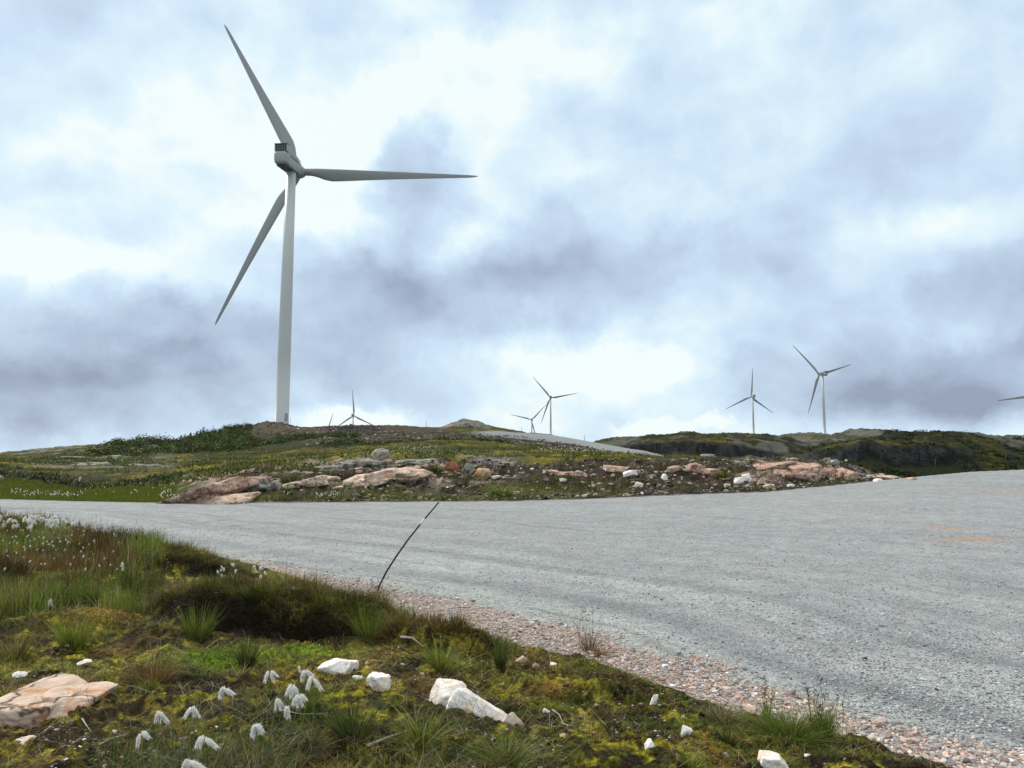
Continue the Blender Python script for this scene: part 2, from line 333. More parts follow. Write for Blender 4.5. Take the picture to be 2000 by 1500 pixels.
def mat_attr(name, rough=.85, spec=.2, transl=0.0, nscale=None, bump=0.0):
    m, t, b, o = new_mat(name); col = attr(t, 'Col').outputs['Color']
    if nscale:
        pos = t.node('ShaderNodeNewGeometry').outputs['Position']
        n = t.noise(pos, nscale, 4, .65); col = t.vmath('MULTIPLY', col, t.maprange(n, .3, .7, .68, 1.28, False))
        if bump:
            bm = t.node('ShaderNodeBump', {'Strength': .6, 'Distance': bump, 'Height': n}); t.l.new(bm.outputs[0], b.inputs['Normal'])
    t.l.new(col, b.inputs['Base Color']); b.inputs['Roughness'].default_value = rough; b.inputs['Specular IOR Level'].default_value = spec
    if transl:
        tr = t.node('ShaderNodeBsdfTranslucent', {0: col}); mx = t.node('ShaderNodeMixShader', {0: transl, 1: b.outputs[0], 2: tr.outputs[0]})
        t.l.new(mx.outputs[0], o.inputs[0])
    return m
def mat_rock(name, c1, c2, c3, stain, scale=1.0, crack=.25):
    m, t, b, o = new_mat(name)
    oc = t.node('ShaderNodeTexCoord').outputs['Object']
    info = t.node('ShaderNodeObjectInfo').outputs['Random']
    p = t.vmath('ADD', t.vmath('MULTIPLY', oc, (scale,) * 3), t.node('ShaderNodeCombineXYZ', {0: t.math('MULTIPLY', info, 50.0)}).outputs[0])
    n1 = t.noise(p, 1.6, 7, .65, .5); n2 = t.noise(p, 7, 6, .7); n3 = t.noise(p, 2.7, 5, .6, 1.0)
    c = t.ramp(n1, [(.28, c2), (.5, c1), (.72, c3)])
    c = t.mix(t.maprange(n3, .52, .64, 0, .85), c, stain)
    c = t.vmath('MULTIPLY', c, t.maprange(n2, .3, .7, .72, 1.2, False))
    vc = t.node('ShaderNodeTexVoronoi', {'Vector': t.vmath('ADD', p, t.vmath('MULTIPLY', t.noise(p, 2, 4, .6, out=1), (.9, .9, .9))), 'Scale': 1.1}, feature='DISTANCE_TO_EDGE')
    ck = t.maprange(vc.outputs['Distance'], 0, .03, crack, 1.0)
    c = t.vmath('MULTIPLY', c, ck)
    t.l.new(c, b.inputs['Base Color'])
    h = t.math('ADD', t.math('ADD', n1, t.math('MULTIPLY', n2, .5)), t.math('MULTIPLY', ck, .35))
    bm = t.node('ShaderNodeBump', {'Strength': .7, 'Distance': .09 / scale, 'Height': h}); t.l.new(bm.outputs[0], b.inputs['Normal'])
    b.inputs['Roughness'].default_value = .9
    return m
def mat_plain(name, col, rough=.5, spec=.4, dirt=.0, scale=.4):
    m, t, b, o = new_mat(name); b.inputs['Roughness'].default_value = rough; b.inputs['Specular IOR Level'].default_value = spec
    oc = t.node('ShaderNodeTexCoord').outputs['Object']
    n = t.noise(t.vmath('MULTIPLY', oc, (1, 1, .25)), scale, 5, .6)
    c = t.vmath('MULTIPLY', (col[0], col[1], col[2]), t.maprange(n, .3, .7, 1 - dirt, 1 + dirt * .5, False)); t.l.new(c, b.inputs['Base Color'])
    return m
M_TER = mat_terrain()
M_STONE = mat_attr('stones', .9, .15, nscale=30, bump=.004)
M_BLADE = mat_attr('grass blades', .6, .25, transl=.25)
M_SHRUB = mat_attr('shrub leaves', .6, .25, transl=.2)
M_WOOL = mat_attr('cotton wool', 1.0, .0, transl=.5)
M_PINK = mat_rock('pink granite', srgb(194, 162, 146), srgb(140, 112, 100), srgb(212, 190, 175), srgb(135, 92, 72), .9)
M_PALE = mat_rock('pale pink granite', srgb(214, 190, 172), srgb(170, 146, 130), srgb(228, 216, 204), srgb(196, 142, 98), .9)
M_GREY = mat_rock('grey gneiss', srgb(150, 147, 138), srgb(95, 92, 86), srgb(188, 184, 172), srgb(120, 118, 70), .8)
M_WHITE = mat_rock('white quartz', srgb(245, 240, 235), srgb(232, 222, 212), srgb(252, 250, 248), srgb(238, 205, 175), 3.0, .7)
M_RED = mat_rock('red granite', srgb(150, 95, 75), srgb(105, 62, 50), srgb(175, 120, 100), srgb(90, 90, 60), 1.4)
M_TAN = mat_rock('tan granite', srgb(190, 160, 130), srgb(125, 98, 82), srgb(225, 200, 170), srgb(190, 120, 60), 1.4)
M_TOWER = mat_plain('tower paint', (.53, .54, .54), .45, .4, .06, .15)
M_BLADEP = mat_plain('blade paint', (.28, .29, .295), .4, .4, .05, .1)
M_NAC = mat_plain('nacelle paint', (.33, .345, .33), .5, .35, .12, .5)
M_DARK = mat_plain('dark louvres', (.025, .03, .035), .5, .4, .3, 3)
M_BLK = mat_plain('black stick plastic', (.012, .012, .013), .45, .4, .2, 8)
M_REFL = mat_plain('reflective tape', (.75, .75, .72), .35, .5, .1, 20)
M_TWIG = mat_plain('dead wood', (.42, .38, .34), .9, .1, .4, 30)

# ------------------------------------------------------------------ terrain mesh
ys = [1.3]
while ys[-1] < 9000:
    y = ys[-1]
    ys.append(y + (.03 if y < 3.3 else min(max(.00075 * y * y, .008), .0085 * y) if y < 300 else (.006 * y if y < 620 else .02 * y)))
ys = np.array(ys)
tv = np.concatenate([np.linspace(-1.5, -.76, 60)[:-1], np.linspace(-.76, .76, 900), np.linspace(.76, 2.0, 80)[1:]])
TT, YY = np.meshgrid(tv, ys); XX = TT * YY
# snap a row of vertices onto the road's far edge
YFc = np.interp(TT, FEt, FEy)
ZZ = zfun(XX, YY)
S = YY - YFc; D1 = sdist(XX, YY, E1); D2 = sdist(XX, YY, E2)
def lerp(a, b, k): return a + (b - a) * k[..., None]
def blob(u, v, D, w, h):
    c = at(u, v, D); return np.exp(-(((XX - c[0]) / w) ** 2 + ((YY - c[1]) / h) ** 2))
def tband(u0, u1, soft=25):
    a = (u0 - 1000) / F; b = (u1 - 1000) / F; k = soft / F; return sm(TT, a - k, a + k) * (1 - sm(TT, b - k, b + k))
def sband(a, b, soft): return sm(S, a - soft, a + soft) * (1 - sm(S, b - soft, b + soft))
def A(*c): return np.array(c, float)
peat = A(.022, .014, .010); moss = A(.44, .36, .035); olive = A(.13, .14, .018); dgreen = A(.022, .036, .008); brown = A(.15, .09, .035)
orange = A(.36, .19, .035); meadow = A(.11, .135, .012); grey = A(.20, .20, .195); rocklt = A(.30, .29, .27); lich = A(.15, .15, .06)
n_a = fbm(XX, YY, .8, 5, 101, .6); n_b = fbm(XX, YY, 3.1, 5, 102, .6); n_c = fbm(XX, YY, .25, 4, 103, .6); n_d = fbm(XX, YY, 9.0, 4, 104, .6)
col = np.zeros(XX.shape + (3,)) + peat
# near bank
col = lerp(col, moss, sm(n_b * .6 + n_a * .4, .44, .60) * .9)
col = lerp(col, olive, sm(n_d * .5 + n_c * .5, .5, .62) * .6)
col = lerp(col, brown, sm(n_a, .52, .66) * .7)
col = lerp(col, peat, sm(n_b * .5 + n_d * .5, .52, .60) * .88)
lm = tband(-2000, 260, 60) * sm(YY, 6.8, 8.5); col = lerp(col, olive * .8, lm * .7)
for (u, v, D, w, h, c, k) in [(500, 1215, 7.85, 1.1, .22, A(.016, .010, .007), 1.0), (640, 1225, 7.9, .8, .2, A(.016, .010, .007), 1.0), (360, 1255, 7.4, .45, .13, A(.018, .010, .007), .9), (250, 1225, 8.6, .35, .9, orange, .7), (330, 1190, 9.6, .5, .5, orange, .6), (420, 1290, 6.6, .42, .38, A(.15, .24, .012), .95), (590, 1265, 7.0, .5, .35, A(.11, .18, .012), .9),  # near-black entries: peat faces below the mounds, their shade put into the colour
                           (1070, 1345, 5.9, .16, .12, A(.2, .2, .01), .95), (1090, 1320, 6.2, .12, .1, orange * 1.2, .8), (1160, 1270, 6.9, .2, .2, orange, .5), (500, 1130, 10.8, .9, .5, brown, .5),
                           (950, 1370, 5.5, .38, .28, peat, .85), (330, 1385, 5.0, .5, .4, peat, .35), (1270, 1400, 5.3, .3, .3, peat, .6)]:
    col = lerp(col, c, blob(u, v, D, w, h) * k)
# road
rd = A(.335, .35, .36)
tracks = np.zeros(XX.shape)
wob = (fbm(XX, YY, .12, 3, 120) - .5) * 2.2
dr = -D2 + wob
bands = vnoise(dr * 1.15, XX * .02 + 5, 131) * .6 + vnoise(dr * 3.2, XX * .05, 132) * .4
dir2 = XX * .42 + YY * .9 + (fbm(XX, YY, .08, 2, 121) - .5) * 6
dir2 = dir2 + (fbm(XX, YY, .3, 3, 135) - .5) * 2.5
bands2 = .5 + ((vnoise(dir2 * .8, XX * .06, 133) * .4 + vnoise(dir2 * 1.7, XX * .13, 134) * .3 + fbm(XX, YY, .4, 4, 136) * .3) - .5) * .8
kmix = sm(-D2, 5, 9)
bb = bands * (1 - kmix) + bands2 * kmix
road = rd * (1 + ((bb - .5) * (1 - .55 * sm(YY, 11, 17)))[..., None] * A(.62, .6, .58))
road = lerp(road, A(.36, .39, .375), sm(bands, .52, .72) * (1 - kmix) * .75)
tk = np.zeros(XX.shape); wz = dr + (fbm(XX, YY, .1, 2, 141) - .5) * .8
for o_, w_, a_ in ((.75, .22, -.10), (1.6, .4, .12), (1.95, .05, -.12), (2.5, .4, .12), (2.9, .06, -.16), (3.25, .12, -.14), (4.0, .35, .13), (4.25, .05, -.12), (4.6, .3, .12), (5.1, .05, -.16), (5.5, .14, -.16), (6.3, .1, -.4), (7.4, .4, .16), (7.9, .08, -.3), (8.5, .2, -.3), (10.5, .25, -.25), (13, .3, -.2)):
    tk = tk + (1 - .6 * sm(YY, 12, 19)) * a_ * (1 - .55 * (o_ > 5)) * np.exp(-((wz - o_ - .18 * XX * (o_ > 5)) / w_) ** 2) * (1.35 * sm(fbm(XX + o_ * 7, YY, .16, 3, 142), .36, .62))
road = road * (1 + 1.35 * tk[..., None] * A(1.05, .98, .98))
road = lerp(road, A(.40, .445, .415), np.clip(tk * 3.2, 0, .5) * (1 - sm(YY, 16, 26)))
road = road * (1 + (fbm(XX, YY, 2.5, 4, 140) - .5)[..., None] * .35)
ln = sm(ridge(dr * 1.3, XX * .06, 1.0, 2, 150), .86, .97) * sm(fbm(XX, YY, .3, 3, 151), .48, .6)
road = lerp(road, road * .55, ln * .7)
for (u, v, w, h, k) in [(1900, 1058, .8, .32, 1.0), (1850, 1040, .5, .8, .6), (1800, 1018, .5, .7, .18), (1700, 1010, 1.2, 1.0, .12), (1960, 985, 2.5, 1.8, .18)]:
    p = on_plane(u, v, .05); road = lerp(road, A(.44, .29, .21), np.clip(k, 0, 1) * np.exp(-(((XX - p[0]) / w) ** 2 + ((YY - p[1]) / h) ** 2) ** 1.5))
edgen = (fbm(XX, YY, 3.0, 4, 160) - .5) * .55 + (fbm(XX, YY, .6, 3, 161) - .5) * .5
pinkc = A(.40, .32, .28) * (1 + (fbm(XX, YY, 5, 3, 162) - .5)[..., None] * .5)
kp = sm(D2 + edgen, -.06, .22)
bankm = sm(D1 + edgen * .5, -.04, .08)
road = lerp(road, pinkc, kp * .85)
onroad = (1 - bankm) * (S <= 0)
col = col * A(1.16, 1.26, 1.0)
nearcol = lerp(col, road, 1 - bankm)
# beyond the road
heath = lerp(np.zeros_like(col) + olive * .62, moss * .55, sm(fbm(XX, YY, .22, 5, 170, .62), .46, .62))
heath = lerp(heath, dgreen, sm(fbm(XX, YY * .6, .16, 5, 171, .6), .47, .60) * .85)
heath = lerp(heath, brown * .7, sm(fbm(XX, YY, .5, 4, 172), .55, .68) * .5)
dirt = lerp(np.zeros_like(col) + A(.05, .036, .028), peat, sm(fbm(XX, YY, 1.2, 5, 173, .65), .42, .58))
dirt = lerp(dirt, A(.12, .09, .07), sm(fbm(XX, YY, 3.2, 4, 174, .65), .56, .68))
far = heath
bankd = tband(470, 1760, 40) * sband(-1, 13.5, 1.5)
far = lerp(far, dirt, bankd * .95)
gfoot = tband(480, 1120, 60) * sband(-2, 3.6, 1.6) * sm(fbm(XX, YY, .6, 4, 175), .38, .52)
far = lerp(far, olive * .75, gfoot * .8)
md = tband(-3000, 345, 14) * sband(-3, 7.5, 1.2); far = lerp(far, meadow * .85, md * .92)
dk = tband(-3000, 330, 40) * sband(8, 22, 3) * sm(fbm(XX, YY, .25, 4, 176), .34, .5); far = lerp(far, dgreen * .9, dk * .85)
far = lerp(far, moss * .75 * A(1, 1.02, 1), tband(640, 960, 40) * sband(15, 32, 4) * sm(n_a, .45, .58) * .8)
rk = np.zeros(XX.shape)
rkn = fbm(XX, YY, .2, 5, 180, .6)
rk = np.maximum(rk, tband(560, 1010, 40) * sband(10, 38, 4) * sm(rkn, .49, .54))
rk = np.maximum(rk, tband(-2000, 330, 40) * sband(84, 170, 14) * sm(fbm(XX, YY, .12, 5, 181, .6), .44, .50))
rk = np.maximum(rk, tband(60, 340, 20) * sband(38, 78, 10) * sm(fbm(XX, YY, .2, 5, 182, .6), .52, .57))
rk = np.maximum(rk, tband(862, 958, 8) * sband(176, 215, 6) * sm(n_c, .3, .45))
rk = np.maximum(rk, sm(S, 700, 850) * sm(fbm(XX, YY, .02, 5, 183, .6), .52, .58) * .7)
rk = np.maximum(rk, sm(S, 280, 320) * sm(fbm(XX, YY, .04, 5, 184, .6), .58, .64) * .5)
pkm = tband(330, 1010, 40) * sband(3.5, 15, 2.5) * sm(fbm(XX, YY * 1.6, .45, 5, 186, .6) - .10 * sm(TT, -.16, -.02), .475, .515)
pkm = np.maximum(pkm, tband(1440, 1700, 30) * sband(3, 14, 2.5) * sm(fbm(XX, YY * 1.6, .5, 5, 187, .6), .46, .5))
rk = np.maximum(rk, pkm)
rockc = lerp(np.zeros_like(col) + grey * .8, lich, sm(fbm(XX, YY, .6, 4, 185), .5, .6) * .6)
rockc = lerp(rockc, A(.42, .31, .25), pkm * sm(fbm(XX, YY, .35, 3, 188), .40, .5))
dg = tband(300, 655, 35) * sband(95, 150, 10) + tband(300, 500, 20) * sband(150, 215, 6); far = lerp(far, dgreen, dg * .9)
spoil = tband(585, 1290, 20) * sband(96, 136, 8); spoilc = lerp(np.zeros_like(col) + A(.10, .078, .055), A(.05, .045, .025), sm(fbm(XX, YY, .3, 5, 190, .6), .45, .6))
far = lerp(far, spoilc, spoil * .92)
top = tband(490, 880, 18) * sband(136, 225, 8); far = lerp(far, A(.10, .07, .05), top * .85)
dkf = tband(640, 750, 12) * sband(132, 215, 14); far = lerp(far, A(.022, .018, .014), dkf * .85)
ramp = ramp_mask(TT, S); far = lerp(far, rd * .95, ramp)
rk = rk * (1 - ramp)
far = lerp(far, dgreen * .8, sm(S, 180, 230) * sm(TT, .1, .16) * sm(fbm(XX, YY, .03, 5, 191, .6), .38, .56) * .85)
far = lerp(far, A(.075, .07, .05), sm(S, 640, 900) * .6)
# steep ground is bare dark rock
gy = np.gradient(ZZ, axis=0) / np.gradient(YY, axis=0); gx = np.gradient(ZZ, axis=1) / np.maximum(np.gradient(XX, axis=1), 1e-4)
slope = np.hypot(gx, gy)
cl = sm(slope, .5, .85) * sm(S, 200, 240) * (1 - sm(S, 650, 800))
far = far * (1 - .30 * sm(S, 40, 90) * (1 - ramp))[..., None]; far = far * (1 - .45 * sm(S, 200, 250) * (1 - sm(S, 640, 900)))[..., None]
far = lerp(far, rockc, rk); far = lerp(far, A(.032, .035, .034) * (.4 + 1.1 * sm(fbm(XX, ZZ * 1.5, .16, 5, 195, .7), .36, .64))[..., None], cl)
rk = np.maximum(rk, cl)
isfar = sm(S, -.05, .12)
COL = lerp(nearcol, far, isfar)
KG = np.where(S <= 0, 1 - bankm, 0) + ramp * (S > 0)
KR = rk * (S > 0)
KIND = np.stack([np.clip(KG, 0, 1), np.clip(KR, 0, 1), np.zeros_like(KR)], -1)
ny, nx = XX.shape
Vt = np.stack([XX, YY, ZZ], -1).reshape(-1, 3)
idx = np.arange(ny * nx).reshape(ny, nx)
quads = np.stack([idx[:-1, :-1], idx[:-1, 1:], idx[1:, 1:], idx[1:, :-1]], -1).reshape(-1, 4)
Sq = S[:-1, :-1].ravel(); dq1 = D1[:-1, :-1].ravel(); rq = ramp[:-1, :-1].ravel()
zone = np.where(Sq <= 0, np.where(dq1 > 0, 0, 1), np.where(rq > .5, 2, np.where(Sq < 95, 3, 4)))
def sub(name, sel, kind='structure'):
    q = quads[sel]; used = np.unique(q); mp = np.zeros(len(Vt), np.int64); mp[used] = np.arange(len(used))
    o = raw_mesh(name, Vt[used], mp[q], M_TER, col=COL.reshape(-1, 3)[used], attrs={'Kind': KIND.reshape(-1, 3)[used]})
    return tag(o, kind=kind)
sub('ground', zone == 0); sub('road', zone == 1); sub('hill_road', zone == 2); sub('heath_terrain', zone == 3); sub('hills', zone == 4)
# ground behind and beside the camera
gx_, gy_ = np.meshgrid(np.concatenate([-np.geomspace(400, 3, 50), np.linspace(-2.7, 2.7, 30), np.geomspace(3, 400, 50)]), np.concatenate([-np.geomspace(400, 2, 60), np.linspace(-1.9, 1.3, 40)]))
gzv = zfun(gx_, gy_)
gd1 = sdist(gx_, gy_, E1)
gc = np.zeros(gx_.shape + (3,)) + olive; gc = lerp(gc, peat, sm(fbm(gx_, gy_, .8, 4, 7), .45, .6)); gc = lerp(gc, rd, 1 - sm(gd1, -.1, .1))
keep = ~((np.abs(gx_) < 1.5 * gy_) & (gy_ > 0))
gi = np.arange(gx_.size).reshape(gx_.shape); gq = np.stack([gi[:-1, :-1], gi[:-1, 1:], gi[1:, 1:], gi[1:, :-1]], -1).reshape(-1, 4)
tag(raw_mesh('rear_ground', np.stack([gx_, gy_, gzv - .01], -1).reshape(-1, 3), gq, M_TER, col=gc.reshape(-1, 3), attrs={'Kind': np.stack([1 - sm(gd1, -.1, .1), gd1 * 0, gd1 * 0], -1).reshape(-1, 3)}), kind='structure')

# ------------------------------------------------------------------ stones and rocks
def ico(sub_):
    import bmesh
    bm = bmesh.new(); bmesh.ops.create_icosphere(bm, subdivisions=sub_, radius=1.0)
    V = np.array([v.co[:] for v in bm.verts]); Fc = np.array([[v.index for v in f.verts] for f in bm.faces]); bm.free(); return V, Fc
ICO = {k: ico(k) for k in (1, 2, 3, 4, 5)}
def rnoise3(P, sc_, seed):
    return (vnoise(P[:, 0] * sc_ + P[:, 2] * .7 * sc_ + 31, P[:, 1] * sc_ - P[:, 2] * .6 * sc_ + 17, seed) + vnoise(P[:, 1] * sc_ + 5, P[:, 2] * sc_ + 9, seed + 1) + vnoise(P[:, 2] * sc_ + 3, P[:, 0] * sc_ + 2, seed + 2)) / 3 - .5
def rock_shape(level, seed, planes=9, box=.8, rough=.06):
    r = np.random.default_rng(seed); V, Fc = ICO[level]; V = V / np.linalg.norm(V, axis=1)[:, None]
    N = r.normal(size=(planes, 3)); N /= np.linalg.norm(N, axis=1)[:, None]; H = r.uniform(.6, .95, planes)
    ax = np.array([[1, 0, 0], [-1, 0, 0], [0, 1, 0], [0, -1, 0], [0, 0, 1], [0, 0, -1]], float) + r.normal(size=(6, 3)) * .16
    ax /= np.linalg.norm(ax, axis=1)[:, None]
    N = np.vstack([N, ax]); H = np.concatenate([H, np.full(6, box)])
    dp = V @ N.T; rr = np.where(dp > 1e-3, H / np.maximum(dp, 1e-3), 9).min(1); rr = np.minimum(rr, 1.25)
    P_ = V * rr[:, None]
    n = rnoise3(P_, 2.2, seed) * 1.2 + rnoise3(P_, 5.5, seed + 9) * .6 + (rnoise3(P_, 13, seed + 19) * .3 if level > 3 else 0)
    P_ = P_ * (1 + n * rough * 3)[:, None]
    return P_, Fc
def stones(name, pos, size, cols, seed, flat=.65, level=1, kind='stuff', mat=None):
    """many small stones in one mesh; pos (n,3), size (n,), cols (n,3)"""
    r = np.random.default_rng(seed); n = len(pos); var = r.integers(0, 8, n); VV = []; FF = []; CC = []; off = 0
    for k in range(8):
        sel = np.where(var == k)[0]
        if not len(sel): continue
        P_, Fc = rock_shape(level, 1000 + k, 5, .75, .05)
        m = len(sel); a = r.uniform(0, 2 * np.pi, m); b = r.normal(0, .3, m)
        s3 = size[sel, None] * r.uniform(.65, 1.25, (m, 3)); s3[:, 2] *= flat
        Q = P_[None] * s3[:, None, :]
        ca, sa, cb, sb = np.cos(a)[:, None], np.sin(a)[:, None], np.cos(b)[:, None], np.sin(b)[:, None]
        x, y, z = Q[..., 0], Q[..., 1], Q[..., 2]
        y, z = y * cb - z * sb, y * sb + z * cb
        x, y = x * ca - y * sa, x * sa + y * ca
        VV.append((np.stack([x, y, z], -1) + pos[sel][:, None]).reshape(-1, 3))
        FF.append((Fc[None] + (np.arange(m) * len(P_))[:, None, None] + off).reshape(-1, 3)); off += m * len(P_)
        CC.append(np.repeat(cols[sel], len(P_), 0))
    o = raw_mesh(name, np.vstack(VV), np.vstack(FF), mat or M_STONE, col=np.vstack(CC), smooth=False)
    return tag(o, kind=kind)
def pick(cols, n, seed, jit=.25):
    r = np.random.default_rng(seed); c = np.array(cols, float); i = r.integers(0, len(c), n)
    return np.clip(c[i] * (1 + r.normal(0, jit, (n, 1))), .01, .85)
def pt_in_view(n, Y0, Y1, seed, tmax=.72, power=2.0):
    """random ground points, thinner with distance (about even per square pixel when power=2)"""
    r = np.random.default_rng(seed); q = r.uniform(0, 1, n)
    Y = 1 / (1 / Y0 + q * (1 / Y1 - 1 / Y0)) if power == 2.0 else Y0 * (Y1 / Y0) ** q
    return r.uniform(-tmax, tmax, n) * Y, Y
# pink shoulder gravel
X, Y = pt_in_view(260000, 4.8, 30, 201); d1 = sdist(X, Y, E1); d2 = sdist(X, Y, E2)
w = (d2 > .0 + (fbm(X, Y, 1.3, 3, 205) - .5) * .6 + rng.normal(0, .10, len(X))) & (d1 < .1 + rng.normal(0, .10, len(X)))
X, Y = X[w][:36000], Y[w][:36000]; sz = np.clip(rng.lognormal(-4.45, .5, len(X)), .006, .055)
gc_ = pick([(.52, .38, .325), (.57, .45, .39), (.44, .31, .26), (.50, .36, .30), (.37, .36, .36), (.62, .56, .51), (.30, .26, .25), (.33, .34, .35)], len(X), 202)
stones('shoulder_gravel', np.stack([X, Y, zfun(X, Y) + sz * .25], -1), sz, gc_, 203)
# grey gravel on the road
X, Y = pt_in_view(90000, 5.0, 26, 211); d2 = sdist(X, Y, E2)
w = (d2 < -.05); X, Y = X[w][:34000], Y[w][:34000]; keepn = rng.uniform(0, 1, len(X)) < .35 + .65 * (fbm(X, Y, .5, 3, 214) > .5); X, Y = X[keepn], Y[keepn]
sz = np.clip(rng.lognormal(-4.6, .4, len(X)), .005, .03)
gc_ = pick([(.33, .335, .35), (.38, .385, .39), (.25, .255, .27), (.46, .46, .46), (.30, .33, .32)], len(X), 212)
stones('road_gravel', np.stack([X, Y, zfun(X, Y) + sz * .2], -1), sz, gc_, 213)
# litter of small stones on the bank
X, Y = pt_in_view(26000, 3.4, 14, 221); d1 = sdist(X, Y, E1)
w = (d1 > .02) & ((fbm(X, Y, 1.1, 3, 224) > .5) | (d1 < .5)) & ~((X / Y < -.45) & (Y > 7)); X, Y = X[w][:11000], Y[w][:11000]
sz = np.clip(rng.lognormal(-5.25, .6, len(X)), .003, .03)
gc_ = pick([(.55, .5, .45), (.3, .28, .26), (.2, .18, .16), (.45, .33, .27), (.12, .1, .08), (.16, .12, .09), (.07, .05, .04)], len(X), 222)
stones('bank_pebbles', np.stack([X, Y, zfun(X, Y) + sz * .25], -1), sz, gc_, 223)
# rubble on the cut bank across the road
def us_pts(n, u0, u1, s0, s1, seed):
    r = np.random.default_rng(seed); t = (r.uniform(u0, u1, n) - 1000) / F; s = r.uniform(s0, s1, n); Y = np.interp(t, FEt, FEy) + s; return t * Y, Y
X, Y = us_pts(9000, 480, 1760, .4, 14, 231); k = fbm(X, Y, .55, 3, 234) + rng.normal(0, .06, len(X)) > .47; k &= (X / Y > (640 - 1000) / F) | (rng.uniform(0, 1, len(X)) < .25); X, Y = X[k], Y[k]
sz = np.clip(rng.lognormal(-3.0, .6, len(X)), .02, .2)
gc_ = pick([(.06, .045, .04), (.10, .08, .07), (.18, .14, .12), (.40, .32, .27), (.26, .24, .22), (.04, .03, .025), (.03, .025, .02)], len(X), 232)
k5 = 900; X5, Y5 = us_pts(k5, 620, 1740, .3, 11, 235); X = np.concatenate([X, X5]); Y = np.concatenate([Y, Y5]); sz = np.concatenate([sz, np.clip(rng.lognormal(-2.5, .5, k5), .03, .28)])
gc_ = np.vstack([gc_, pick([(.55, .46, .38), (.62, .58, .52), (.42, .30, .24), (.3, .27, .25)], k5, 236)])
stones('bank_rubble', np.stack([X, Y, zfun(X, Y) + sz * .1], -1), sz, gc_, 233, level=1)
# spoil stones on the far embankment
P1 = us_pts(2600, 600, 1270, 94, 134, 241); P2_ = us_pts(1300, 500, 760, 134, 200, 242); X = np.concatenate([P1[0], P2_[0]]); Y = np.concatenate([P1[1], P2_[1]])
sz = np.clip(rng.lognormal(-1.75, .5, len(X)), .08, .5)
gc_ = pick([(.10, .08, .06), (.18, .15, .12), (.36, .32, .28), (.07, .06, .05)], len(X), 243)
stones('spoil_rubble', np.stack([X, Y, zfun(X, Y) + sz * .1], -1), sz, gc_, 244)

def rock(name, label, cat, mat, u, v, wpx, hpx, D=None, depth=1.0, rz=0.0, tilt=0.0, seed=1, level=4, box=.8, rough=.06, planes=9, group=None, sink=.25):
    """a boulder seen about wpx by hpx (2000 px frame) centred on pixel (u, v)"""
    if D is None: g = ground_at(u, v + hpx * .35, 3.0, 400); D = g[1]
    D = float(D); c = at(u, v, D); w = wpx / F * D * .5; h = hpx / F * D * .5
    P_, Fc = rock_shape(level, seed, planes, box, rough)
    P_ = P_ / np.abs(P_).max(0)
    if cat == 'outcrop' and level >= 4 and seed not in (302, 304):
        rr_ = np.random.default_rng(seed + 77); PL_ = []; FL_ = []; off = 0
        for k in range(7):
            Q, Fq = rock_shape(4, seed * 3 + k, 12, .75, .09); Q = Q / np.abs(Q).max(0)
            cx = -0.75 + 1.5 * k / 6 + rr_.uniform(-.1, .1); sx = rr_.uniform(.30, .55); sz = rr_.uniform(.55, .95) * (1 - .35 * abs(cx)); zc = rr_.uniform(-.25, .05)
            aa = rr_.uniform(-.35, .12); x_, z_ = Q[:, 0] * sx, Q[:, 2] * sz; Q = np.stack([x_ * math.cos(aa) + z_ * math.sin(aa) * .3 + cx * .75, Q[:, 1] * rr_.uniform(.5, .9) + rr_.uniform(-.35, .35), z_ - x_ * math.sin(aa) * .8 + zc], -1)
            PL_.append(Q); FL_.append(Fq + off); off += len(Q)
        P_ = np.vstack(PL_); Fc = np.vstack(FL_)
    P_ = P_ * np.array([w, w * depth, h * (1 + sink)])
    ct, s_ = math.cos(tilt), math.sin(tilt); x, z = P_[:, 0] * ct + P_[:, 2] * s_, -P_[:, 0] * s_ + P_[:, 2] * ct
    P_ = np.stack([x, P_[:, 1], z], -1)
    o = raw_mesh(name, P_, Fc, mat, smooth=level >= 4)
    o.location = (c[0], c[1] + w * depth * .3, c[2] - h * sink); o.rotation_euler = (0, 0, rz)
    return tag(o, label, cat, group)

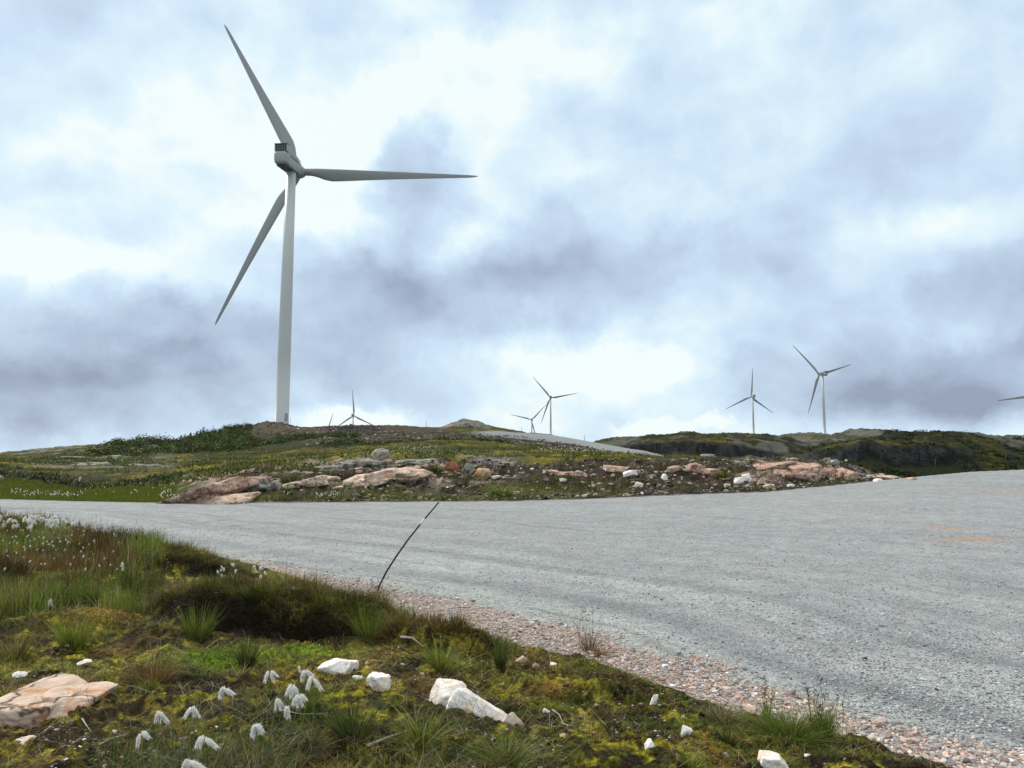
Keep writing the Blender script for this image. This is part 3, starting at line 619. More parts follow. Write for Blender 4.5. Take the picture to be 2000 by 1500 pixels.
# ------------------------------------------------------------------ the rocks one can point to
# across the road
RK = [
 ('rock_outcrop','long pink and grey rock slab rising to the right from the far road edge','outcrop',M_PINK,395,957,200,46,None,.5,-.30,302,.8,'L'),
 ('rock_outcrop','grey fissured rock hump at the upper end of the long pink slab','outcrop',M_GREY,490,938,110,40,None,.6,-.12,303,.8,'L'),
 ('rock_outcrop','low orange and pink striped slab lying on the far road edge','outcrop',M_PALE,440,972,110,26,None,.5,-.12,304,.8,'L'),
 ('rock_outcrop','smooth pink slab left of the dark grass tuft on the cut bank','outcrop',M_PALE,604,934,92,28,None,.6,-.2,305,.75,'L'),
 ('rock_outcrop','broad pale pink slab in the middle of the cut bank','outcrop',M_PALE,760,920,150,34,None,.55,-.12,306,.8,'L'),
 ('rock_outcrop','narrow pink ledge below the grey rocks, left of the red boulder','outcrop',M_PINK,800,927,90,24,None,.5,.03,307,.8,'L'),
 ('rock_outcrop','grey rounded rock slab with lichen on the crest of the bank','outcrop',M_GREY,670,903,120,26,None,.6,-.12,308,.8,'L'),
 ('rock_outcrop','flat grey slab behind the block, on the mossy bank top','outcrop',M_GREY,800,897,130,20,None,.6,-.05,309,.8,'L'),
 ('boulder','square grey boulder block standing on the mossy bank top','boulder',M_GREY,741,889,44,30,None,.8,.0,310,.72,'B'),
 ('boulder','reddish rounded boulder beside dark bushes on the cut bank','boulder',M_RED,884,913,30,24,None,.9,.0,311,.9,'B'),
 ('boulder','greenish lichen covered boulder right of the red boulder','boulder',M_GREY,915,916,28,26,None,.9,.0,312,.9,'B'),
 ('boulder','orange tan boulder with a cracked face on the cut bank','boulder',M_TAN,944,925,36,34,None,.9,.1,313,.75,'B'),
 ('boulder','flat white stone right of the orange tan boulder','boulder',M_WHITE,970,931,22,8,None,1,.0,314,.8,'S'),
 ('rock_outcrop','low brown ledge with a pale orange top on the cut bank','outcrop',M_PINK,1095,921,100,20,None,.5,.02,315,.7,'L'),
 ('boulder','pale slanted slab above the white stones on the right of the bank','boulder',M_PALE,1212,917,66,16,None,.6,.05,316,.75,'B'),
 ('boulder','pale block just right of the slanted slab','boulder',M_WHITE,1232,924,32,14,None,.8,-.1,317,.75,'B'),
 ('boulder','white stone with a flat broken face low on the rubble','boulder',M_WHITE,1248,947,20,14,None,.9,.3,318,.72,'S'),
 ('boulder','small cream stone touching the flat broken white stone','boulder',M_PALE,1241,951,13,9,None,.9,.0,319,.8,'S'),
 ('boulder','white lump left of the pale wedge on the dark rubble','boulder',M_WHITE,1298,931,12,14,None,.9,.2,320,.75,'S'),
 ('boulder','pinkish rectangular block above the white lump','boulder',M_PINK,1318,917,32,18,None,.8,-.1,321,.72,'B'),
 ('boulder','pink pointed block left of the pink rock face','boulder',M_PINK,1358,913,34,26,None,.8,.35,322,.75,'B'),
 ('boulder','low brown pink slab under the pointed block','boulder',M_PINK,1392,922,46,18,None,.7,.0,323,.8,'B'),
 ('boulder','large white stone wedge alone on the dark rubble','boulder',M_WHITE,1443,938,22,18,None,.9,-.25,324,.72,'B'),
 ('boulder','white pointed stone touching the large white wedge','boulder',M_WHITE,1459,933,20,18,None,.9,-.4,325,.72,'B'),
 ('boulder','upright pale stone near the road below the pink face','boulder',M_PALE,1487,942,14,20,None,.9,.3,326,.72,'S'),
 ('boulder','greyish pale stone beside the upright pale stone','boulder',M_PALE,1502,951,24,12,None,.9,-.2,327,.75,'S'),
 ('rock_outcrop','tall pink rock face with rusty streaks, highest of the cut','outcrop',M_PINK,1588,910,105,38,None,.5,.04,328,.72,'L'),
 ('rock_outcrop','long pink shoulder of rock left of the tall pink face','outcrop',M_PINK,1500,906,110,24,None,.5,-.08,329,.75,'L'),
 ('rock_outcrop','stepped pink rock sloping down right of the tall face','outcrop',M_PINK,1655,920,75,34,None,.5,.28,330,.72,'L'),
 ('boulder','long flat pink boulder fallen below the tall pink face','boulder',M_PINK,1565,932,75,20,None,.6,.04,331,.78,'B'),
 ('boulder','pinkish slab leaning left below the long pink shoulder','boulder',M_PINK,1535,925,50,16,None,.7,.15,332,.78,'B'),
 ('boulder','small white stone at the lower right end of the pink rocks','boulder',M_WHITE,1716,938,20,8,None,.9,.0,333,.78,'S'),
 ('rock_outcrop','thin pale ledge at the right tip of the cut bank','outcrop',M_PALE,1742,932,54,8,None,.6,.08,334,.78,'S'),
 ('boulder','small pale stone on the road edge right of the thin ledge','boulder',M_PALE,1783,935,22,6,None,.9,.0,335,.78,'S'),
 ('boulder','white round stone on the striped slab at the road edge','boulder',M_WHITE,494,968,14,9,None,.9,.0,336,.8,'S'),
 ('boulder','long thin pale stone below the smooth pink slab','boulder',M_PALE,655,953,34,7,None,.6,-.15,337,.78,'S'),
 ('boulder','cream stone near the grass at the foot of the bank','boulder',M_PALE,1007,962,16,9,None,.9,.0,338,.78,'S'),
 ('boulder','tan stone at the road edge below the flat broken white stone','boulder',M_TAN,1222,967,16,9,None,.9,.1,339,.78,'S'),
 ('boulder','cream stone at the road edge left of the tan stone','boulder',M_PALE,1141,969,13,8,None,.9,.1,340,.78,'S'),
 ('boulder','grey white heap of stone on the skyline of the plateau','boulder',M_GREY,1385,891,30,10,None,.9,.0,341,.7,'S'),
 ('boulder','pale pink flat boulder low in the dirt, right of the thin stone','boulder',M_PINK,700,950,30,10,None,.8,-.1,342,.78,'S'),
 ('boulder','small tan stone alone in the dark rubble','boulder',M_TAN,1160,949,10,9,None,.9,.0,343,.78,'S'),
 ('rock_outcrop','reddish broken rock at the left end of the skyline knoll','outcrop',M_TAN,888,834,40,14,212,.8,.1,346,.75,'B'),
 ('rock_outcrop','grey rounded top of the rocky skyline knoll','outcrop',M_GREY,915,829,52,18,214,.8,.05,347,.8,'B'),
 # left hillside
 ('rock_outcrop','broad grey outcrop in the middle of the left hillside','outcrop',M_GREY,172,903,60,18,None,.7,.0,350,.8,'L'),
 ('rock_outcrop','long low grey slab right of the broad outcrop','outcrop',M_GREY,272,908,54,9,None,.7,.05,351,.8,'B'),
 ('rock_outcrop','jumbled grey rock above the long low slab','outcrop',M_GREY,225,893,40,14,None,.7,.1,352,.75,'B'),
 ('rock_outcrop','small pale rock below the jumbled rock','outcrop',M_GREY,232,913,20,9,None,.8,.2,353,.75,'B'),
 ('rock_outcrop','flat pale slab up left of the broad outcrop','outcrop',M_GREY,135,893,60,8,None,.7,-.02,354,.8,'B'),
 ('boulder','grey rock cut by the left edge of the picture','boulder',M_GREY,-2,935,18,16,None,.9,.0,355,.8,'S'),
 ('rock_outcrop','grey knob of rock on the left skyline','outcrop',M_GREY,222,866,34,9,168,.8,.06,356,.75,'B'),
 ('boulder','small pale rock on the slope left of the spruce saplings','boulder',M_GREY,338,900,16,6,None,.9,.0,357,.8,'S'),
]
for (nm, lab, cat, m, u, v, w_, h_, D, dep, tilt, seed, box, size) in RK:
    rock(nm, lab, cat, m, u, v + (h_ * .12 if size == 'L' else 0), w_ * (1.1 if size == 'L' else 1), h_ * (.8 if size == 'L' else .9), D, dep * (2.2 if size == 'L' else 1), 0.0, tilt, seed, {'L': 5, 'B': 4, 'S': 3}[size], box, .10 if size == 'L' else .06, 14, sink=.6 if size == 'L' else .3)
# this side of the road
NR = [
 ('pink_slab','large pink rock slab with cracks at the left edge, rounded left part','rock',M_PALE,45,1372,165,34,1.5,.05,401,.8,1.0),
 ('pink_slab','pointed right part of the cracked pink rock slab','rock',M_PALE,128,1364,118,24,1.5,-.02,402,.75,1.0),
 ('stone','small white stone above the cracked pink slab','rock',M_WHITE,38,1318,30,10,1.0,.0,403,.8,.5),
 ('stone','white jagged rock curving over the moss, left of the triangular one','rock',M_WHITE,663,1305,84,30,.8,-.22,404,.78,.4),
 ('stone','white triangular rock with an orange tip','rock',M_WHITE,741,1334,58,34,.8,.0,405,.7,.4),
 ('stone','white rock broad end, upper left of the long bone shaped rock','rock',M_WHITE,878,1360,80,50,.7,.35,406,.75,.4),
 ('stone','long narrow white rock running down right like a bone','rock',M_WHITE,935,1385,130,34,.45,.42,407,.75,.4),
 ('stone','pink grey end block of the long narrow white rock','rock',M_PALE,1000,1408,44,30,.8,.3,408,.7,.4),
 ('stone','white rock cut by the bottom edge of the picture','rock',M_WHITE,1512,1492,58,32,.9,.2,409,.75,.4),
 ('stone','round white stone near the bottom, left of the yellow flowers','rock',M_WHITE,1268,1456,26,20,.9,.0,410,.85,.4),
 ('stone','upright pointed white stone on the moss near the road shoulder','rock',M_WHITE,1341,1425,20,20,.9,.3,411,.7,.4),
 ('stone','thin upright white stone beside a brown tuft','rock',M_WHITE,1275,1368,14,26,.7,.3,412,.72,.4),
 ('stone','small pale green stone near the bottom right tufts','rock',M_GREY,1419,1476,14,12,.9,.0,413,.85,.3),
 ('stone','white pebble left of the bottom edge rock','rock',M_WHITE,1578,1476,18,11,.9,.0,414,.8,.3),
 ('stone','pale pink flat stone above the peat mound','rock',M_PALE,1018,1290,32,14,.9,-.25,415,.75,.3),
 ('stone','rosy stone right of the pale pink flat stone','rock',M_PINK,1047,1302,16,16,.9,.3,416,.75,.3),
 ('stone','small white stone further right of the rosy stone','rock',M_WHITE,1080,1299,16,9,.9,-.2,417,.75,.3),
 ('stone','thin white stone lying by the pale dead roots','rock',M_WHITE,1066,1391,16,10,.7,.5,418,.75,.3),
 ('stone','white bead of stone near the peat mound','rock',M_WHITE,1170,1354,12,10,.9,.0,419,.8,.3),
 ('stone','small white stone at the lower left corner','rock',M_WHITE,47,1447,36,13,.9,.1,420,.75,.3),
 ('stone','tiny pointed white stone in the lower left moss','rock',M_WHITE,157,1462,12,10,.9,.2,421,.75,.3),
 ('stone','flat whitish stone on the orange path','rock',M_WHITE,165,1293,32,10,.9,-.1,422,.78,.3),
 ('stone','oval pale stone left of the triangular white rock','rock',M_WHITE,698,1324,20,12,.9,-.2,423,.8,.3),
 ('stone','small pink stone above the triangular white rock','rock',M_PINK,718,1296,12,9,.9,.1,424,.75,.3),
 ('rock_outcrop','flat greyish stone half hidden in the far green hummock','rock',M_GREY,282,1083,40,16,.9,.0,425,.8,.3),
 ('stone','pale dry slab on the orange path between the hummocks','rock',M_PALE,283,1178,34,9,.9,.1,426,.8,.3),
]
for (nm, lab, cat, m, u, v, w_, h_, dep, tilt, seed, box, sink) in NR:
    rock(nm, lab, cat, m, u, v, w_, h_, None, dep, 0.0, tilt, seed, 5 if w_ > 50 else 4, box if w_ > 50 else 1.0, .06 if w_ > 50 else .09, 8 if w_ > 50 else 13, sink=sink)

# ------------------------------------------------------------------ grass and leaves
def blades(name, pos, hgt, wid, cols, seed, lean=.35, bend=.5, aim=None, mat=None, parent=None, label=None, cat=None, group=None, kind=None, origin=None):
    """tapered bending blades: 7 vertices each"""
    r = np.random.default_rng(seed); n = len(pos)
    a = r.uniform(0, 2 * np.pi, n) if aim is None else aim + r.normal(0, .5, n)
    L = np.abs(r.normal(0, lean, n)) if np.ndim(lean) == 0 else lean
    dirx, diry = np.cos(a), np.sin(a); sx, sy = -diry, dirx
    ph = r.uniform(0, np.pi, n); sx, sy = np.cos(ph), np.sin(ph)
    lv = [0, .38, .72, 1.0]; ww = [1.0, .85, .55, 0]
    rows = []
    for q, wf in zip(lv, ww):
        out_ = hgt * (L * q + bend * L * q * q * 1.2); up = hgt * q * (1 - .35 * bend * L * q)
        cx = pos[:, 0] + dirx * out_; cy = pos[:, 1] + diry * out_; cz = pos[:, 2] + up
        hw = wid * wf * .5
        if wf > 0:
            rows.append(np.stack([cx - sx * hw, cy - sy * hw, cz], -1)); rows.append(np.stack([cx + sx * hw, cy + sy * hw, cz], -1))
        else: rows.append(np.stack([cx, cy, cz], -1))
    V = np.stack(rows, 1).reshape(-1, 3); b = (np.arange(n) * 7)[:, None]
    q = np.concatenate([b + np.array([0, 1, 3, 2]), b + np.array([2, 3, 5, 4])]); tr = b + np.array([4, 5, 6])
    cc = np.repeat(cols[:, None], 7, 1); cc = cc.reshape(-1, 3)
    if origin is not None: V = V - np.array(origin)
    o = raw_mesh(name, V, [q, tr], mat or M_BLADE, col=cc, parent=parent)
    if origin is not None and parent is None: o.location = origin
    return tag(o, label, cat, group, kind)
G_ = {'green': [(.10, .17, .015), (.07, .13, .015), (.15, .21, .025), (.19, .18, .04)], 'dark': [(.045, .09, .016), (.06, .11, .016), (.03, .055, .012), (.12, .12, .03)],
      'bright': [(.22, .29, .03), (.16, .24, .02), (.3, .3, .045), (.12, .18, .016)], 'brown': [(.11, .07, .022), (.16, .08, .03), (.07, .045, .016), (.09, .09, .02), (.24, .11, .035)],
      'orange': [(.25, .12, .03), (.18, .10, .03), (.12, .11, .02), (.3, .2, .08)], 'dry': [(.32, .27, .16), (.22, .18, .1), (.14, .12, .06)], 'olive': [(.20, .20, .03), (.13, .15, .02), (.22, .18, .04), (.07, .075, .015)],
      'meadow': [(.13, .16, .015), (.11, .14, .014), (.17, .17, .025)]}
# tall grass field on the left of the bank
def scatter(n, u0, u1, Y0, Y1, seed, power=2.0):
    r = np.random.default_rng(seed); q = r.uniform(0, 1, n); Y = 1 / (1 / Y0 + q * (1 / Y1 - 1 / Y0)); t = (r.uniform(u0, u1, n) - 1000) / F; return t * Y, Y
X, Y = scatter(85000, -250, 330, 7.4, 27, 301); d1 = sdist(X, Y, E1)
k = (d1 > .05 + rng.exponential(.12, len(X))) & (X / Y < (330 - 1000) / F - (10 - np.clip(Y, 0, 10)) * .02 + rng.normal(0, .02, len(X)))
k &= (fbm(X, Y, 1.4, 4, 318, .6) + rng.normal(0, .04, len(X)) + np.clip((Y - 9.5) * .05, -.06, .2) > .48)
X, Y = X[k], Y[k]; n = len(X); d1 = d1[k]; gcs = np.where((fbm(X, Y, .5, 3, 305) > .52)[:, None], pick(G_['olive'], n, 302), pick(G_['green'], n, 303))
gcs = np.where((fbm(X, Y, .9, 3, 308) + rng.normal(0, .05, n) > .55)[:, None], pick(G_['brown'], n, 309), gcs); gcs = np.where((rng.uniform(0, 1, n) < .14)[:, None], pick(G_['dry'], n, 306), gcs)
gcs = gcs * (.45 + .95 * sm(fbm(X, Y, .9, 4, 319, .6), .36, .6))[:, None]
hh = rng.uniform(.06, .24, n) * (.25 + 1.5 * sm(fbm(X, Y, 1.1, 3, 307), .3, .7)) * np.clip(d1 * 1.5, .35, 1)
blades('meadow_grass', np.stack([X, Y, zfun(X, Y)], -1), hh, rng.uniform(.003, .006, n) * np.clip(Y / 8, 1, 3), gcs, 304, .3, kind='stuff')
# short turf and moss shoots all over the bank
X, Y = pt_in_view(190000, 3.4, 16, 311, .74); d1 = sdist(X, Y, E1)
dens = fbm(X, Y, 1.3, 4, 315); k = (d1 > .03) & (dens + rng.normal(0, .05, len(X)) > .50); X, Y = X[k], Y[k]; n = len(X)
cl_ = fbm(X, Y, 2.0, 3, 316); gcs = np.where((cl_ > .55)[:, None], pick(G_['green'], n, 312), np.where((cl_ > .40)[:, None], pick(G_['olive'] + [(.42, .36, .04), (.34, .3, .035), (.25, .24, .03)], n, 313), pick(G_['brown'], n, 317)))
blades('turf_grass', np.stack([X, Y, zfun(X, Y) - .003], -1), rng.uniform(.012, .05, n), rng.uniform(.002, .004, n) * np.clip(Y / 4, 1, 3), gcs, 314, .7, kind='stuff')
X, Y = pt_in_view(60000, 3.4, 13, 381, .74); d1 = sdist(X, Y, E1); k = (d1 > .02) & (fbm(X, Y, 1.7, 4, 385) + rng.normal(0, .06, len(X)) > .53); X, Y = X[k][:15000], Y[k][:15000]; n = len(X)
blades('straw_litter', np.stack([X, Y, zfun(X, Y) + .004], -1), rng.uniform(.02, .09, n), rng.uniform(.0015, .003, n) * np.clip(Y / 4, 1, 2.5), pick([(.32, .25, .13), (.25, .2, .10), (.16, .10, .05), (.42, .36, .24), (.06, .035, .02), (.06, .035, .02), (.10, .07, .03)], n, 382), 384, lean=rng.uniform(.9, 2.4, n), bend=.3, kind='stuff')
# arching sedge in the lower left foreground
X, Y = scatter(30000, 230, 1000, 3.3, 5.2, 321); dens = fbm(X, Y, 2.2, 3, 325) + .12 * np.exp(-((X / Y + .33) / .16) ** 2) - .16 * sm(Y, 4.0, 5.2)
k = dens + rng.normal(0, .04, len(X)) > .56; X, Y = X[k][:3600], Y[k][:3600]; n = len(X)
gcs = np.where((rng.uniform(0, 1, n) < .75)[:, None], pick(G_['dark'], n, 322), pick(G_['dry'], n, 323))
blades('sedge_grass', np.stack([X, Y, zfun(X, Y) - .005], -1), rng.uniform(.06, .22, n), rng.uniform(.0025, .005, n), gcs, 324, .6, .9, kind='stuff')
# green cover across the road
X, Y = us_pts(42000, -250, 350, .1, 9, 331); n = len(X)
blades('marsh_grass', np.stack([X, Y, zfun(X, Y) - .02], -1), rng.uniform(.08, .22, n), rng.uniform(.015, .03, n), pick(G_['meadow'], n, 332, .12), 334, .25, kind='stuff')
X, Y = us_pts(30000, 470, 1760, .1, 13, 341); k = fbm(X, Y, .6, 4, 345) + rng.normal(0, .03, len(X)) > .49 + .10 * sm(Y - np.interp(X / Y, FEt, FEy), 3, 7) + .05 * sm(X / Y, .1, .2); X, Y = X[k], Y[k]; n = len(X)
blades('bank_grass', np.stack([X, Y, zfun(X, Y) - .02], -1), rng.uniform(.12, .38, n), rng.uniform(.015, .03, n), np.where((rng.uniform(0, 1, n) < .6)[:, None], pick(G_['dark'], n, 342), pick(G_['olive'], n, 343)), 344, .45, kind='stuff')
X1, Y1 = us_pts(60000, -250, 640, 9, 95, 351); X2, Y2 = us_pts(26000, 640, 1420, 14, 95, 352); X = np.concatenate([X1, X2]); Y = np.concatenate([Y1, Y2])
nn_ = fbm(X, Y, .22, 4, 355); k = nn_ + rng.normal(0, .03, len(X)) > .47; X, Y, nn_ = X[k], Y[k], nn_[k]; n = len(X)
gcs = np.where((nn_ > .56)[:, None], pick(G_['dark'], n, 356), pick(G_['olive'], n, 357, .3)) * .8
sv_ = Y - np.interp(X / Y, FEt, FEy); dkk = (X / Y < (345 - 1000) / F) * sm(sv_, 7, 10) * (1 - sm(sv_, 24, 34)) * sm(fbm(X, Y, .25, 4, 176), .38, .5)
gcs = gcs * (1 - .65 * dkk)[:, None]; keepk = rng.uniform(0, 1, n) > .0
blades('heath_scrub', np.stack([X, Y, zfun(X, Y) - .05], -1), rng.uniform(.12, .45, n), rng.uniform(.04, .10, n), gcs, 354, .6, kind='stuff')
# low birch and willow scrub over the left hill
def leaves(name, pos, size, cols, seed, mat=None, parent=None, origin=None, **kw):
    r = np.random.default_rng(seed); n = len(pos)
    u_ = r.normal(size=(n, 3)); u_ /= np.linalg.norm(u_, axis=1)[:, None]; w_ = np.cross(u_, r.normal(size=(n, 3))); w_ /= np.linalg.norm(w_, axis=1)[:, None]
    u_ = u_ * size[:, None]; w_ = w_ * size[:, None] * .55
    V = np.stack([pos - u_, pos + w_, pos + u_, pos - w_], 1).reshape(-1, 3)
    if origin is not None: V = V - np.array(origin)
    o = raw_mesh(name, V, np.arange(n * 4).reshape(-1, 4), mat or M_SHRUB, col=np.repeat(cols, 4, 0), smooth=False, parent=parent)
    if origin is not None and parent is None: o.location = origin
    return tag(o, **kw)
def clumps(n, u0, u1, s0, s1, seed, thr, hgt, per, rad, cols):
    X, Y = us_pts(n, u0, u1, s0, s1, seed); r = np.random.default_rng(seed + 1)
    t = X / Y; sv = Y - np.interp(t, FEt, FEy); ta, tb = (u0 - 1000) / F, (u1 - 1000) / F
    eg = np.minimum.reduce([(t - ta) / (tb - ta) * 3.5, (tb - t) / (tb - ta) * 3.5, (sv - s0) / (s1 - s0) * 4 + .25, (s1 - sv) / (s1 - s0) * 4 + .4])
    k = fbm(X, Y, .075, 4, seed + 3) - .10 * np.clip(1 - eg, 0, 1) + r.normal(0, .03, len(X)) > thr; X, Y = X[k], Y[k]; Z = zfun(X, Y); n_ = len(X)
    per_ = r.integers(int(per * .5), int(per * 1.6), n_); c = np.repeat(np.stack([X, Y, Z], -1), per_, 0); m = len(c)
    d = r.normal(size=(m, 3)); d /= np.linalg.norm(d, axis=1)[:, None]; hs = np.repeat(r.lognormal(-.45, .45, n_), per_)
    d[:, 2] = np.abs(d[:, 2]); rr = r.uniform(.35, 1.1, m) ** .5
    base = np.array(cols)[r.integers(0, len(cols), n_)] * r.lognormal(0, .4, (n_, 1))
    return c + d * (rr * hs)[:, None] * np.array([rad, rad, hgt]), np.repeat(base, per_, 0) * r.lognormal(0, .2, (m, 1))
gcol = [(.035, .062, .012), (.05, .08, .014), (.02, .035, .008), (.06, .065, .014), (.07, .09, .02)]
cl4 = [clumps(1700, 225, 492, 92, 200, 361, .46, 1.3, 60, 1.1, gcol), clumps(1300, 440, 700, 92, 142, 364, .50, .9, 55, 1.1, gcol), clumps(350, 150, 340, 80, 125, 366, .52, .8, 50, 1.2, gcol), clumps(500, 640, 1000, 80, 100, 368, .56, .5, 40, .9, gcol)]
p = np.vstack([c[0] for c in cl4]); n = len(p)
leaves('scrub_foliage', p, rng.uniform(.07, .20, n), np.vstack([c[1] for c in cl4]), 363, kind='stuff')
p, pc = clumps(2600, 1560, 2150, 205, 330, 371, .47, 1.1, 30, 2.0, [(.018, .032, .009), (.03, .046, .011), (.012, .02, .006)]); n = len(p)
leaves('valley_foliage', p, rng.uniform(.2, .42, n), pc, 373, kind='stuff')

# ---- single tufts
def tuft(u, v, wpx, hpx, pal, label, n=260, lean=.55, name='grass_tuft', wid=.004, cat='grass tuft', D=None, bend=.6, seed=None, thin=False):
    g = ground_at(u, v) if D is None else np.array([at(u, v, D)[0], D, 0]); g[2] = gz(g[0], g[1]); D = g[1]
    rad = wpx / F * D * .5; h = hpx / F * D; r = np.random.default_rng(int(u * 7 + v)); n = int(n)
    a = r.uniform(0, 2 * np.pi, n); q = np.sqrt(r.uniform(0, 1, n)) * rad * .45
    X = g[0] + np.cos(a) * q; Y = g[1] + np.sin(a) * q * .8; Z = zfun(X, Y) - .01
    hh = h * r.uniform(.5, 1.08, n); L = np.clip(q / (rad * .45 + 1e-6) * lean * rad / max(h, .01) * .9 + np.abs(r.normal(0, .15, n)), 0, 1.4)
    cc = pick(G_[pal], n, int(u), .35); dm = r.uniform(0, 1, n) < .22; cc = np.where(dm[:, None], pick(G_['dry'] + G_['brown'], n, int(u) + 1), cc); hh = hh * np.where(dm, .75, 1) * np.where(r.uniform(0, 1, n) < .4, .55, 1); L = L * r.uniform(.5, 1.5, n)
    return blades(name, np.stack([X, Y, Z], -1), hh, r.uniform(.5, 1.3, n) * wid * max(1, D / 6), cc, int(u + v), lean=L, bend=bend, aim=a, label=label, cat=cat, origin=tuple(g), kind='thing')
TF = [
 (862, 1308, 90, 56, 'bright', 'bright yellow green grass tuft right of the brown mounds', 420, .8),
 (976, 1305, 40, 66, 'dark', 'upright dark green grass tuft above the peat mound', 240, .4),
 (722, 1250, 90, 80, 'green', 'tall green grass tuft between the two brown mounds', 420, .5),
 (385, 1245, 80, 70, 'green', 'tall green grass tuft at the left foot of the big brown mound', 400, .5),
 (300, 1325, 130, 70, 'orange', 'splayed orange and straw coloured grass tuft left of the bright moss', 420, 1.0),
 (482, 1300, 60, 70, 'dark', 'dark green grass tuft in front of the big brown mound', 300, .5),
 (290, 1352, 32, 36, 'green', 'small fresh green tuft under the orange tuft', 140, .5),
 (142, 1262, 84, 66, 'bright', 'dense fresh green grass clump on the left', 520, .5),
 (175, 1180, 60, 50, 'green', 'smaller green clump behind the fresh green clump', 300, .5),
 (250, 1150, 44, 76, 'green', 'tall slender green tuft left of the far green hummock', 240, .35),
 (690, 1440, 120, 90, 'dark', 'large dark arching grass tuft among the cotton grass', 420, 1.0),
 (822, 1448, 110, 62, 'bright', 'light green arching grass tuft below the long white rock', 420, 1.0),
 (985, 1490, 170, 60, 'green', 'wide low green grass patch at the bottom centre', 620, .9),
 (1150, 1272, 50, 60, 'dry', 'thin pale grass tuft on the pink gravel edge', 110, .5),
 (1165, 1282, 60, 26, 'orange', 'low orange tinted tuft beside the thin pale tuft', 220, .9),
 (1412, 1405, 80, 42, 'dry', 'round dry beige grass tuft near the road shoulder', 380, 1.0),
 (1424, 1452, 60, 40, 'dark', 'dark green tuft below the dry beige tuft', 300, .8),
 (1499, 1410, 26, 72, 'bright', 'narrow upright blade cluster right of the beige tuft', 70, .25),
 (1540, 1445, 170, 58, 'green', 'broad dense green grass mat on the road shoulder', 1900, .9),
 (1608, 1450, 60, 92, 'green', 'tall upright grass cluster at the right end of the green mat', 460, .35),
 (1480, 1475, 60, 26, 'olive', 'small olive tuft left of the bottom edge rock', 220, .9),
 (1350, 1500, 60, 40, 'bright', 'yellow green tuft cut by the bottom edge', 240, .7),
 (1092, 1392, 36, 18, 'green', 'tiny green tuft near the pale dead roots', 140, .9),
 (1250, 1330, 60, 22, 'olive', 'low olive cushion of grass near the pink gravel', 260, 1.0),
 (1620, 1485, 60, 30, 'dark', 'small dark tuft right of the bottom edge rock', 240, .8),
 (1178, 1405, 50, 30, 'brown', 'brownish tuft on the right of the peat mound', 240, .9),
 (600, 1392, 70, 70, 'green', 'slender green tuft behind the cotton grass heads', 160, .6),
 (30, 1290, 90, 60, 'olive', 'olive tuft at the left edge above the pink slab', 320, .6),
 (560, 962, 22, 16, 'green', 'small green tuft at the far road edge left of the thin pale stone', 120, .8),
 (566, 945, 52, 22, 'dark', 'dark bushy tuft on the cut bank between two slabs', 260, .8),
 (640, 932, 22, 14, 'dark', 'dark little tuft growing on the smooth pink slab', 120, .8),
 (1412, 934, 34, 22, 'olive', 'olive tuft in the rubble left of the white wedge', 200, .8),
 (850, 925, 40, 26, 'dark', 'dark tuft in the bushes left of the red boulder', 220, .8),
 (720, 952, 40, 20, 'green', 'green tuft low on the cut bank under the broad slab', 220, .8),
 (980, 968, 60, 22, 'green', 'green tuft at the far road edge under the tan boulder', 260, .9),
]
for (u, v, w_, h_, pal, lab, n_, ln_) in TF:
    if v < 1000: tuft(u, v, w_, h_, pal, lab, n_, ln_, wid=.006)
    else: tuft(u, v, w_, h_, pal, lab, n_, ln_)
# heather mounds
def mound(u, v, D, w, pal, label, n, hh=.07):
    c = at(u, v, D); r = np.random.default_rng(int(u)); a = r.uniform(0, 2 * np.pi, n); q = np.sqrt(r.uniform(0, 1, n))
    X = c[0] + np.cos(a) * q * w * 1.02; Y = c[1] + np.sin(a) * q * w * .64; Z = zfun(X, Y) - .01
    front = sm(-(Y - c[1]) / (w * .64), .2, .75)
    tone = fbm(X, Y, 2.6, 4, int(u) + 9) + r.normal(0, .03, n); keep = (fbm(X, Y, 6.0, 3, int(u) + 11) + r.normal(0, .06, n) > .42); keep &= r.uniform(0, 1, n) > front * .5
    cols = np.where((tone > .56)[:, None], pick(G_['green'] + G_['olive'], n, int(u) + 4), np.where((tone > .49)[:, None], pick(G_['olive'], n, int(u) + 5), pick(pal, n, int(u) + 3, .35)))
    cols = cols * (1 - .8 * front)[:, None]  # front blades darkened: dead heather, plus the face's shade put into the colour
    hv = r.lognormal(-.1, .33, n) * (.45 + 1.3 * sm(fbm(X, Y, 3.4, 3, int(u) + 13), .35, .65)) * hh
    P_ = np.stack([X, Y, Z], -1)[keep]; q = q[keep]; a = a[keep]; m = len(q)
    return blades('heather_mound', P_, hv[keep], r.uniform(.003, .008, m), cols[keep], int(u) + 5, lean=np.clip(q * .9 + r.normal(0, .5, m), 0, 1.9), bend=.7, aim=a + r.normal(0, .7, m), label=label, cat='heather mound', origin=(c[0], c[1], gz(c[0], c[1])))
br = G_['brown']
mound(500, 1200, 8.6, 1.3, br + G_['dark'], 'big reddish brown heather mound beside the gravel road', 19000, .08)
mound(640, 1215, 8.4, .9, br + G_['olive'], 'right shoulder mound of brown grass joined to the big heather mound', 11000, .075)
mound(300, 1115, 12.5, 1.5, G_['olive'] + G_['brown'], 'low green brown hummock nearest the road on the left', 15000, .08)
mound(860, 1245, 7.8, .68, br + br + G_['olive'], 'small brown heather mound right of the tall green tuft', 7500, .07)

